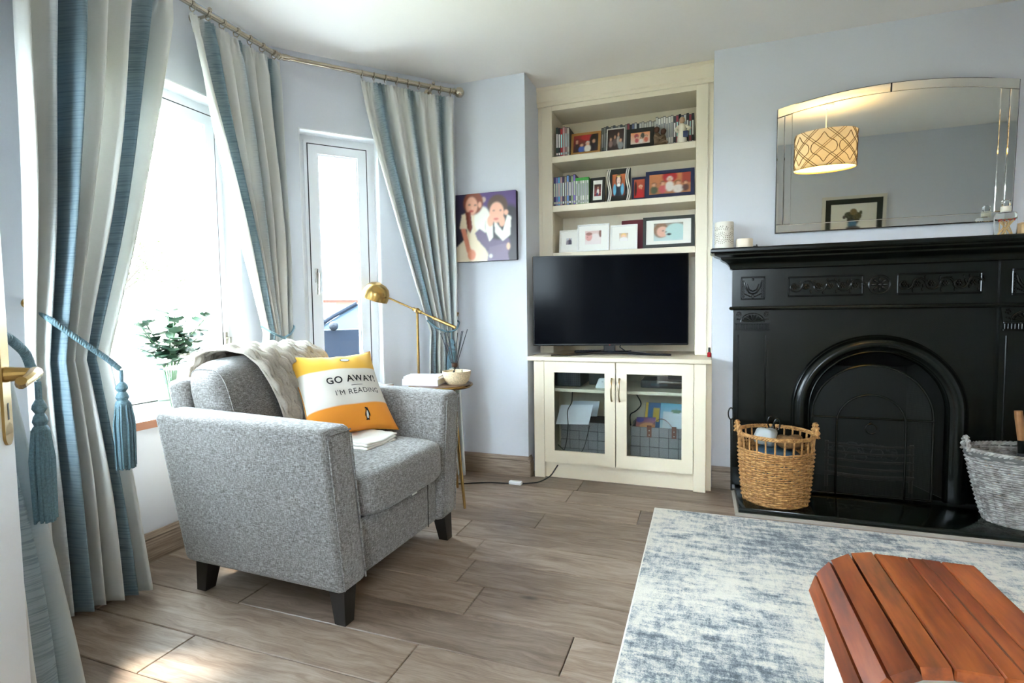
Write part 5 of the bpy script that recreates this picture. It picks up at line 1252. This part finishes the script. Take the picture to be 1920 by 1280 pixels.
part('wick', BLACK, sc, lambda m: m.tube([(0, 0, .046), (.001, 0, .056)], .0012, 5), True)
sm_ = thing('snuffer', 'tiny black clip lying beside the cream candle', 'clip', (.268, 3.20, SZ)); part('body', BLACK, sm_, lambda m: m.rbox(-.012, .012, -.006, .006, .0005, .011, .002, 1), True); part('peg', BLACK, sm_, lambda m: m.tube([(.006, 0, .009), (.006, 0, .018)], .003, 6), True)
bx2, by2 = 1.338, 3.165
jb = thing('match_bottle', 'glass apothecary bottle of red tipped matches on the mantel', 'bottle', (bx2, by2, SZ))
GL = P('clear thick glass', (246, 248, 246), .03, Transmission_Weight=1.0, IOR=1.2)
part('bottle_glass', GL, jb, lambda m: m.lathe([(.0001, .0006), (.040, .0006), (.042, .004), (.042, .092), (.038, .102), (.018, .108), (.017, .118)], n=28), True)
part('neck_label', P('ivory paper band', (232, 226, 210), .6), jb, lambda m: m.lathe([(.0178, .108), (.0195, .110), (.0195, .131), (.017, .134)], n=20), True)
part('stopper', GL, jb, lambda m: (m.lathe([(.010, .128), (.014, .136), (.0175, .142), (.0175, .158), (.012, .163), (.0001, .163)], n=8)), True)
rnd = random.Random(3)
for k in range(16):
    a = rnd.uniform(0, 6.28); q0 = Vector((math.cos(a)*.024, math.sin(a)*.024, .004)); a2 = a+rnd.uniform(1.6, 3.6); q1 = Vector((math.cos(a2)*.026, math.sin(a2)*.026, .066+rnd.uniform(-.004, .006)))
    mt = part('match_stick', P('pale matchwood', (222, 188, 132), .7), jb, lambda m: m.tube([q0, q1], .0018, 4), True); part('match_head', P('red match head', (190, 40, 36), .6), mt, lambda m: m.ball(q1, .0032, 6), True)
wb = thing('wooden_box', 'small pale wooden box beside the match bottle', 'box', (1.425, 3.17, SZ)); part('body', P('pale wood', (222, 190, 142), .6, noise=(20, .1)), wb, lambda m: m.rbox(-.036, .036, -.03, .03, .0005, .044, .002, 1), True); part('lid', P('pale wood', (222, 190, 142), .6), wb, lambda m: m.rbox(-.038, .038, -.032, .032, .0445, .052, .002, 1), True)

# ================================================================ BASKETS AND FIRE TOOLS
def basket(name, label, cx, cy, z0, h, rt, rb, mat, strand, rows, stakes, handles, sy=1.0, rim_r=.009, cat='basket', full=1.0):
    t = thing(name, label, cat, (cx, cy, z0)); n = stakes*6
    def rad(z): return lerp(rb, rt, ((z)/h)**.8)
    def ring_(m, z, r0, amp, ph, tr_, nn=n):
        m.tube([(math.cos(a)*(r0+amp*math.cos(stakes/2*a+ph)), sy*math.sin(a)*(r0+amp*math.cos(stakes/2*a+ph)), z+.002*math.sin(a*5+z*90)) for a in [2*math.pi*k/nn for k in range(nn)]], tr_, 5, True)
    tag(part('weave', mat, t, lambda m: [ring_(m, .010+(h*full-.03)*k/(rows-1), rad(h*full*k/(rows-1)), strand*.9, math.pi*k, strand) for k in range(rows)], True), kind='stuff')
    def st_(m):
        for k in range(stakes):
            a = 2*math.pi*k/stakes; m.tube([(math.cos(a)*rad(z), sy*math.sin(a)*rad(z), z) for z in [.004+(h-.004)*j/6 for j in range(7)]], strand*.8, 5)
    tag(part('stakes', mat, t, st_, True), kind='stuff')
    part('base', mat, t, lambda m: m.lathe([(.0001, .002), (rb*.99, .002), (rb*.99, .012), (.0001, .012)], n=40, sy=sy), True)
    part('rim', mat, t, lambda m: [m.tube([(math.cos(a)*(rt+.004*math.cos(a*26+p)), sy*math.sin(a)*(rt+.004*math.cos(a*26+p)), h+.006*math.sin(a*26+p)) for a in [2*math.pi*k/180 for k in range(180)]], rim_r*.62, 6, True) for p in (0, 2.09, 4.19)], True)['kind'] = 'stuff'
    for a in handles:
        c, s_ = math.cos(a), math.sin(a)*sy; tx, ty = -math.sin(a), math.cos(a)*sy
        def hd(m):
            for p in (0, 3.14):
                m.tube([(c*(rt+.006)+tx*.052*math.cos(b)+c*.006*math.cos(b*7+p), s_*(rt+.006)+ty*.052*math.cos(b), h-.008+.062*math.sin(b)+.005*math.sin(b*7+p)) for b in [math.pi*k/24 for k in range(25)]], rim_r*.7, 6)
        part('handle', mat, t, hd, True)
    return t
basket('wicker_basket', 'tan wicker basket with two loop handles on the left of the hearth', .362, 3.042, .0405, .355, .180, .152, M_wick(), .0058, 27, 26, (math.pi*1.04, .04), full=.84)
# open border between rim and weave is filled with short uprights by the stakes; contents:
def sack(name, label, cat, c, mat, dims): m = MB(); m.sharp = 180; m.pillow(c, dims, 3, 8, lambda p: Vector((p.x+.006*math.sin(p.z*60+p.y*40), p.y+.005*math.sin(p.x*70), p.z+.006*math.sin(p.x*50+p.y*60)))); return tag(m.build(name, mat), label, cat)
sack('plastic_bag', 'crumpled grey plastic bag poking out of the tan basket', 'bag', (.315, 3.045, .372), P('grey plastic film', (176, 182, 184), .3), (.11, .10, .09))
sack('coal_sack', 'blue and dark fuel sack filling the tan basket', 'sack', (.365, 3.045, .22), P('blue fuel sack', (44, 72, 92), .5, noise=(18, .5)), (.24, .22, .20))
sack('kindling_net', 'brown net of kindling filling the right of the tan basket', 'kindling', (.43, 3.045, .352), P('brown kindling', (120, 88, 54), .9, noise=(60, .4)), (.13, .13, .06))
for i, (x, y, zt, lbl) in enumerate(((.155, 3.12, .50, 'tall looped black fire tool leaning beside the tan basket'), (.355, 3.14, .46, 'black looped tongs handle sticking out of the tan basket'), (.385, 3.13, .45, 'second black looped handle sticking out of the tan basket'))):
    ft = thing('fire_tool', lbl, 'fire tool', (x, y, .041), group='black iron fire tools')
    part('shaft', IR, ft, lambda m: m.tube([(x, y, .045), (x-.005, y+.005, zt-.06)], .0045, 7))
    part('loop_handle', IR, ft, lambda m: m.tube([(x-.005+.014*math.sin(2*math.pi*k/18), y+.005, zt-.03-.032*math.cos(2*math.pi*k/18)) for k in range(18)], .004, 6, True))
    part('tip', IR, ft, lambda m: m.tube([(x, y, .046), (x+.02, y-.004, .052)], [.005, .003], 6))
lb_ = basket('log_basket', 'whitewashed grey wicker log basket on the right of the hearth', 1.44, 3.045, .0405, .335, .262, .185, M_wickg(), .0054, 31, 34, (math.pi,), sy=.66, rim_r=.008)
part('liner', P('grey felt liner edge', (96, 96, 94), .95), lb_, lambda m: m.lathe([(.262*.97, .385), (.262*1.02, .378), (.262*1.03, .352), (.262*1.02, .345)], (1.44, 3.045, 0), 48, sy=.66, caps=False))
for i, (ox, oy, oz, ln_, rz, lbl) in enumerate(((-.02, .055, .285, .28, .08, 'split log lying at the back of the grey basket'), (.03, -.05, .285, .28, -.08, 'split log lying at the front of the grey basket'), (-.03, 0, .19, .24, .1, 'split log lowest in the grey basket'))):
    lg = thing('firewood_log', lbl, 'log', (1.44+ox, 3.045+oy, oz), rz, 'firewood in the grey basket')
    part('bark', P('dark bark', (62, 46, 34), .95, noise=(30, .4)), lg, lambda m: m.tube([(-ln_/2, 0, 0), (0, 0, .006), (ln_/2, 0, 0)], [.042, .045, .040], 9), True)
    for s_ in (-1, 1): part('cut_end', P('pale cut wood', (176, 136, 92), .9), lg, lambda m: m.tube([(s_*ln_/2, 0, 0), (s_*(ln_/2+.002), 0, 0)], .036, 9), True)
hb_ = thing('hearth_brush', 'hearth brush with a wooden handle standing in the grey basket', 'brush', (1.40, 3.07, .28))
part('handle', P('worn wooden handle', (146, 100, 58), .5, noise=(20, .2)), hb_, lambda m: m.tube([(1.385, 3.06, .42), (1.375, 3.065, .53), (1.372, 3.066, .56)], [.013, .016, .015], 12)); part('ferrule', IR, hb_, lambda m: m.tube([(1.39, 3.06, .36), (1.385, 3.06, .425)], .015, 10)); part('bristles', BLACK, hb_, lambda m: m.tube([(1.398, 3.06, .29), (1.39, 3.06, .365)], [.03, .018], 12))

# ================================================================ RUG
rug = thing('area_rug', 'distressed grey and cream area rug in front of the hearth', 'rug', (1.0, 1.7, 0))
RX0, RX1, RY0, RY1 = -.228, 2.2, .35, 2.812
part('pile', M_rug(), rug, lambda m: m.rbox(RX0, RX1, RY0, RY1, .001, .011, .003, 1))
part('binding', P('ivory rug binding', (232, 228, 218), .9), rug, lambda m: m.tube([(RX0, RY0, .006), (RX0, RY1, .006), (RX1, RY1, .006), (RX1, RY0, .006)], .0055, 6, True))

# ================================================================ SOFA WITH ARM TRAY
sofa = thing('sofa', 'cream fabric sofa with its rounded arm at the bottom right', 'sofa', (1.1, .5, 0))
CRM = P('cream sofa fabric', (226, 220, 206), .95, bump=(500, .3), Sheen_Weight=.2)
AXL, AXR = .182, .372
CRC = .068
def armf(m):
    m.sharp = 60; n = 8; zt = .652
    prof = [(AXL+.012, .06), (AXL, .10), (AXL, zt-CRC)]+[(AXL+CRC-CRC*math.cos(math.pi/2*k/n), zt-CRC+CRC*math.sin(math.pi/2*k/n)) for k in range(1, n+1)]+[(AXR-CRC+CRC*math.sin(math.pi/2*k/n), zt-CRC+CRC*math.cos(math.pi/2*k/n)) for k in range(0, n+1)]+[(AXR, .10), (AXR-.012, .06)]
    m.prism(prof, (0, .165, 0), (1, 0, 0), (0, 0, 1), (0, .745, 0))
part('arm', CRM, sofa, armf)
part('seat_base', CRM, sofa, lambda m: m.rbox(AXR, 1.90, .30, .86, .06, .30, .02, 2))
m = MB(); m.sharp = 180; m.pillow((1.13, .60, .385), (1.50, .58, .19), 8, 10); m.build('seat_cushion', CRM, sofa)
part('backrest', CRM, sofa, lambda m: m.rbox(AXR, 1.90, .165, .33, .06, .84, .05, 3))
part('arm', CRM, sofa, lambda m: m.rbox(1.90, 2.09, .165, .91, .06, .652, .05, 3))
for (x, y) in ((.25, .84), (.25, .24), (2.0, .84), (2.0, .24)): part('foot', DARKWOOD, sofa, lambda m: m.tube([(x, y, .0125), (x, y, .065)], [.02, .026], 10))
tray = thing('arm_tray', 'slatted reddish wooden tray draped over the cream sofa arm', 'tray', (.29, .79, .66))
TY0, TY1 = .655, .935
AC_ = M_acacia()
for xa, xb in ((.250, .2925), (.2925, .335), (.335, .376)):
    part('board', AC_, tray, lambda m: m.rbox(xa+.0002, xb-.0002, TY0, TY1, .657, .671, .0018, 1))
for sgx, cx0 in ((-1, AXL+CRC), (1, AXR-CRC)):
    for k in range(4):
        th = R(11+20.5*k) if sgx < 0 else R(14+20.5*k)
        nrm = Vector((sgx*math.sin(th), 0, math.cos(th))); tg = Vector((sgx*math.cos(th), 0, -math.sin(th)))
        if sgx > 0 and k == 3: continue
        c_ = Vector((cx0, TY0, .652-CRC))+nrm*(CRC+.005)
        part('slat', AC_, tray, lambda m: m.ob(c_-tg*.0138, tg*.0276, Vector((0, TY1-TY0, 0)), nrm*.014))
part('felt_backing', P('black felt backing', (24, 22, 22), .95), tray, lambda m: m.bx(.25, .306, TY0+.01, TY1-.01, .6525, .657))

# ================================================================ PENDANT LAMP AND REAR WALL PICTURE (seen in the mirror)
px_, py_, pz_ = .90, 1.60, 2.01
pd = thing('pendant_lamp', 'drum pendant lamp with trellis pattern, lit warm, seen in the mirror', 'lamp', (px_, py_, pz_))
part('ceiling_rose', WHITE, pd, lambda m: m.lathe([(.05, CZ-.001), (.05, CZ-.012), (.02, CZ-.03), (.0001, CZ-.03)][::-1], (px_, py_, 0), 24))
part('cord', WHITE, pd, lambda m: m.tube([(px_, py_, pz_+.12), (px_, py_, CZ-.02)], .004, 8))
SHR, SHH = .215, .27
shd = part('shade', M_shade(), pd, lambda m: m.grid(64, 2, lambda a, b: Vector((px_+SHR*math.cos(6.28319*a), py_+SHR*math.sin(6.28319*a), pz_+SHH*b))))
TRE = P('brown trellis print', (120, 98, 80), .8)
def trellis(m):
    n = 7; step = 2*math.pi/n
    def pt(a, z): return (px_+(SHR+.002)*math.cos(a), py_+(SHR+.002)*math.sin(a), pz_+SHH*z)
    for k in range(n):
        for s_ in (-1, 1):
            for o in (0, .10): m.tube([pt(k*step+s_*(j/14-.5)*step*1.6+o, j/14) for j in range(15)], .0022, 4)
        m.tube([pt(k*step+step*.5*(.5+.22*math.cos(j/24*6.283*2))*math.cos(j/24*6.283)*1.3, .5+.34*math.sin(j/24*6.283)*(1+.18*math.cos(j/24*6.283*4))) for j in range(24)], .0026, 4, True)
tag(part('trellis_pattern', TRE, shd, trellis), kind='stuff')
part('shade_ring', BRASS, pd, lambda m: (m.tube([(px_+SHR*math.cos(6.28319*k/40), py_+SHR*math.sin(6.28319*k/40), pz_) for k in range(40)], .003, 5, True), m.tube([(px_-SHR, py_, pz_+.12), (px_+SHR, py_, pz_+.12)], .003, 5)))
bm_ = NB('glowing warm bulb'); bm_.set(Base_Color=(1, .8, .4, 1), Emission_Color=(1, .72, .36, 1), Emission_Strength=2.)
part('bulb', bm_.m, pd, lambda m: m.ball((px_, py_, pz_+.09), .032, 14))
df_ = NB('glowing diffuser'); df_.set(Base_Color=(1, .9, .7, 1), Roughness=.8, Emission_Color=(1, .74, .26, 1), Emission_Strength=.32)
part('diffuser', df_.m, pd, lambda m: m.lathe([(.0001, pz_+.012), (SHR-.004, pz_+.012)], (px_, py_, 0), 40))
pl_ = bpy.data.lights.new('pendant_bulb', 'POINT'); pl_.energy = .9; pl_.color = (1, .76, .46); pl_.shadow_soft_size = .05
plo = bpy.data.objects.new('pendant_bulb', pl_); COL.objects.link(plo); plo.parent = pd; plo.location = (0, 0, .17)
RPX0, RPX1, RPZ0, RPZ1 = 1.155, 1.72, 1.44, 1.925
rp = thing('wall_picture', 'white and dark framed flower painting on the rear wall, seen in the mirror', 'picture', (1.437, .155, RPZ0))
def ringy(m, x0, x1, z0, z1, w_, ya, yb):
    for (a, b, c, d) in ((x0, x1, z0, z0+w_), (x0, x1, z1-w_, z1), (x0, x0+w_, z0+w_, z1-w_), (x1-w_, x1, z0+w_, z1-w_)): m.bx(a, b, ya, yb, c, d)
part('outer_frame', P('silver white frame', (214, 208, 194), .4), rp, lambda m: ringy(m, RPX0, RPX1, RPZ0, RPZ1, .03, .1405, .17))
part('inner_frame', P('dark green mount', (34, 42, 38), .6), rp, lambda m: ringy(m, RPX0+.03, RPX1-.03, RPZ0+.03, RPZ1-.03, .05, .1405, .162))
print_grid('painting', rp, (RPX1-.08, .155, RPZ0+.08), (-(RPX1-RPX0-.16), 0, 0), (0, 0, RPZ1-RPZ0-.16), (232, 228, 214),
           [('e', .5, .55, .14, .22, (60, 60, 50)), ('e', .42, .62, .1, .12, (96, 90, 60)), ('e', .6, .66, .1, .1, (70, 76, 60)), ('e', .5, .75, .08, .1, (130, 110, 70)), ('e', .34, .72, .03, .06, (90, 90, 60)), ('e', .7, .6, .04, .05, (80, 70, 60)), ('e', .52, .36, .1, .14, (60, 110, 140)), ('e', .5, .24, .16, .08, (70, 60, 60)), ('n', 9, .15, (210, 206, 190))], 50, 50)
# ================================================================ OUTSIDE
GZ = -.18
gr = MB(); gr.bx(-60, -2.9, -50, 90, GZ-.1, GZ); gr.bx(-2.9, 40, 4.4, 90, GZ-.1, GZ); gr.bx(-2.9, 40, -50, -1.75, GZ-.1, GZ)
struct('ground', gr, P('sunlit lawn', (112, 112, 92), .95, noise=(1.5, .25)), 'mown lawn outside the bay windows')
dv = MB(); dv.bx(-14, -2.6, 5.0, 12.0, GZ, GZ+.012); struct('trim_driveway', dv, P('grey driveway paving', (120, 118, 114), .9, noise=(3, .15)), 'paved driveway under the parked car')
# parked car: side towards the house, bonnet to the left
CARP = (-5.45, 7.95, GZ+.012); cr = thing('parked_car', 'dark blue car parked on the driveway outside the narrow window', 'car', CARP, R(38))
CARB = P('dark blue car paint', (13, 18, 26), .5, Specular_IOR_Level=.05); CGL = P('car window glass', (40, 50, 60), .2, Specular_IOR_Level=.1)
def shell(m, prof, hw, tum):
    """side profile (x,z) extruded across the width, narrowing with height"""
    m.sharp = 40; n = len(prof); vs = []
    for s_ in (-1, -.86, .86, 1):
        for (x, z) in prof:
            k = hw-(max(0, z-.78)*tum); vs.append((x*(1 if abs(s_) < .9 else .985), s_*k, z if abs(s_) < .9 else z*.985+.008))
    fs = [(k*n+i, k*n+(i+1) % n, (k+1)*n+(i+1) % n, (k+1)*n+i) for k in range(3) for i in range(n)]+[tuple(range(n)), tuple(range(3*n, 4*n))[::-1]]
    m.add(vs, [f[::-1] for f in fs])
body = [(-2.12, .32), (-2.16, .50), (-2.10, .68), (-1.95, .78), (-1.30, .90), (-.98, .95), (-.2, .96), (.9, .97), (1.75, .98), (2.02, .92), (2.10, .70), (2.08, .40), (1.98, .28), (1.72, .26), (1.66, .44), (1.50, .58), (1.28, .62), (1.06, .58), (.90, .44), (.84, .24), (-.90, .24), (-.96, .44), (-1.12, .58), (-1.34, .62), (-1.56, .58), (-1.72, .44), (-1.78, .27)]
part('body', CARB, cr, lambda m: shell(m, body, .89, 0), True)
cabin = [(-1.02, .94), (-.30, 1.38), (-.05, 1.45), (.60, 1.47), (1.20, 1.40), (1.85, .97)]
part('roof', CARB, cr, lambda m: shell(m, [(-.34, 1.355), (-.05, 1.45), (.60, 1.47), (1.22, 1.39), (1.15, 1.36), (.6, 1.42), (-.05, 1.40)], .86, .38), True)
part('cabin_glass', CGL, cr, lambda m: shell(m, [(-.96, .955), (-.30, 1.36), (-.05, 1.42), (.60, 1.44), (1.18, 1.37), (1.78, .975)], .85, .40), True)
for s_ in (-1, 1):
    part('pillar', CARB, cr, lambda m: m.tube([(-1.0, s_*.82, .95), (-.66, s_*.75, 1.17), (-.30, s_*.66, 1.37)], .035, 8), True)
    part('pillar', CARB, cr, lambda m: m.tube([(.35, s_*.80, .96), (.38, s_*.64, 1.43)], .035, 8), True)
    part('pillar', CARB, cr, lambda m: m.tube([(1.30, s_*.79, .97), (1.10, s_*.66, 1.38)], .05, 8), True)
    mr = part('wing_mirror', P('dark mirror housing', (12, 16, 22), .6, Specular_IOR_Level=.1), cr, lambda m: (m.ball((-.66, s_*1.02, 1.02), (.07, .12, .075), 14), m.tube([(-.66, s_*.86, .97), (-.66, s_*.98, .99)], .025, 8)), True)
    part('door_handle', P('grey trim strip', (60, 66, 74), .6, 0), cr, lambda m: m.rbox(-.02, .18, s_*.895-.012, s_*.895+.012, .80, .83, .006, 1), True)
    part('sill_strip', BLACK, cr, lambda m: m.rbox(-.86, .80, s_*.885-.012, s_*.885+.012, .25, .36, .01, 1), True)
    part('belt_trim', P('grey trim strip', (60, 66, 74), .6, 0), cr, lambda m: m.tube([(-.95, s_*.885, .955), (1.7, s_*.885, .978)], .010, 6), True)
    part('headlight', P('headlight lens', (210, 216, 222), .1), cr, lambda m: m.ball((-2.04, s_*.66, .64), (.10, .16, .07), 12), True)
    part('tail_light', P('red tail lens', (150, 20, 24), .2), cr, lambda m: m.ball((2.05, s_*.70, .76), (.06, .15, .09), 12), True)
    for wx in (-1.34, 1.28):
        wl = part('wheel', P('tyre rubber', (24, 24, 26), .8), cr, lambda m: m.lathe([(.19, -.10), (.30, -.10), (.32, -.07), (.32, .07), (.30, .10), (.19, .10)], (wx, s_*.80, .32), 28, M=Matrix.Rotation(R(90), 3, 'X')), True)
        part('alloy', P('alloy rim', (170, 174, 180), .3, 1), wl, lambda m: (m.lathe([(.0001, 0), (.05, .012), (.06, -.005), (.0001, -.006)], (wx, s_*.895, .32), 16, M=Matrix.Rotation(R(90), 3, 'X')), [m.tube([(wx, s_*.885, .32), (wx+.19*math.cos(k*1.2566), s_*.88, .32+.19*math.sin(k*1.2566))], .02, 6) for k in range(5)]), True)
part('windscreen_wiper', BLACK, cr, lambda m: m.tube([(-.97, -.2, .965), (-.80, .25, 1.06)], .008, 6), True)
# bungalow across the green
BRICK = P('orange brick', (92, 54, 46), .9, noise=(6, .2)); ROOF = P('slate roof', (66, 76, 88), .8)
def house(label, c, L, D, h, rz, roofh):
    t = thing('bungalow', label, 'house', c, rz)
    part('walls', BRICK, t, lambda m: m.bx(-L/2, L/2, -D/2, D/2, 0, h), True)
    part('roof', ROOF, t, lambda m: m.prism([(-D/2-.4, h), (D/2+.4, h), (0, h+roofh)], (-L/2-.3, 0, 0), (0, 1, 0), (0, 0, 1), (L+.6, 0, 0)), True)
    part('fascia', WHITE, t, lambda m: m.bx(-L/2-.3, L/2+.3, -D/2-.45, -D/2-.38, h-.15, h+.12), True)
    for k in range(4):
        x = -L/2+L*(k+.5)/4
        if k == 1: part('door', P('white door', (230, 230, 230), .5), t, lambda m: m.bx(x-.5, x+.5, -D/2-.05, -D/2, 0, 2.1), True)
        else:
            w_ = part('window', WHITE, t, lambda m: m.bx(x-.9, x+.9, -D/2-.06, -D/2, .9, 2.1), True); part('pane', CGL, w_, lambda m: (m.bx(x-.82, x-.03, -D/2-.07, -D/2-.06, .98, 2.02), m.bx(x+.03, x+.82, -D/2-.07, -D/2-.06, .98, 2.02)), True)
    part('chimney', BRICK, t, lambda m: m.bx(L*.2, L*.2+.7, -.35, .35, h+roofh*.5, h+roofh+.8), True)
house('orange brick bungalow far across the lawn behind the car', (-31, 42, GZ), 16, 8, 2.5, R(38), 2.6)
house('red brick bungalow behind the trees beyond the large window', (-44, 22.0, GZ), 9, 7, 2.5, R(62), 2.4)
# trees
BARK = P('grey bark', (48, 40, 32), .9, noise=(12, .3)); FOL = P('spring foliage', (50, 62, 24), .8, noise=(2, .35)); FOL2 = P('fresh green foliage', (34, 60, 28), .8, noise=(2, .35))
def tree(label, c, h, cr_, mat, seed, n=900):
    rnd = random.Random(seed); t = thing('tree', label, 'tree', c, group='trees on the green')
    part('trunk', BARK, t, lambda m: m.tube([(0, 0, 0), (.05, 0, h*.3), (0, .05, h*.55), (.02, 0, h*.8)], [.16, .12, .09, .03], 9), True)
    tips = []
    for k in range(9):
        a = rnd.uniform(0, 6.28); e = Vector((math.cos(a)*cr_*rnd.uniform(.5, .9), math.sin(a)*cr_*rnd.uniform(.5, .9), h*rnd.uniform(.55, .95))); tips.append(e)
        part('branch', BARK, t, lambda m: m.tube([(0, 0, h*.4), tuple(e*.55+Vector((0, 0, h*.15))), tuple(e)], [.06, .035, .012], 6), True)
    def lv(m):
        for k in range(n):
            c_ = rnd.choice(tips)+Vector([rnd.gauss(0, cr_*.22) for _ in range(3)]); s_ = rnd.uniform(.05, .11)
            ax = Vector([rnd.uniform(-1, 1) for _ in range(3)]).normalized(); b_ = ax.orthogonal().normalized(); d_ = ax.cross(b_)
            m.add([c_-b_*s_*.5, c_+d_*s_*.35+ax*.01, c_+b_*s_*.5, c_-d_*s_*.35+ax*.01], [(0, 1, 2, 3)])
    tag(part('foliage', mat, t, lv, True), kind='stuff')
tree('slim yellow green tree at the left of the large window view', (-17.5, 11.2, GZ), 4.6, 1.5, FOL, 1)
tree('leaning young tree in the middle of the large window view', (-20.0, 17.2, GZ), 4.2, 1.3, FOL, 2)
tree('rounded fresh green tree at the right of the large window view', (-15.5, 15.6, GZ), 3.2, 1.1, FOL2, 3)
tree('distant green tree beyond the driveway behind the car', (-22, 33, GZ), 6, 2.2, FOL2, 4, 600)
# picket fence far on the green
fn_ = thing('picket_fence', 'grey picket fence across the lawn in the large window view', 'fence', (-26, 17.5, GZ), R(60))
for k in range(60): part('picket', P('weathered fence wood', (58, 54, 50), .9), fn_, lambda m: m.bx(-6+.2*k-.05, -6+.2*k+.05, -.012, .012, 0, 1.05), True)
for z in (.3, .8): part('fence_rail', P('weathered fence wood', (58, 54, 50), .9), fn_, lambda m: m.bx(-6.1, 6.0, .012, .05, z, z+.08), True)
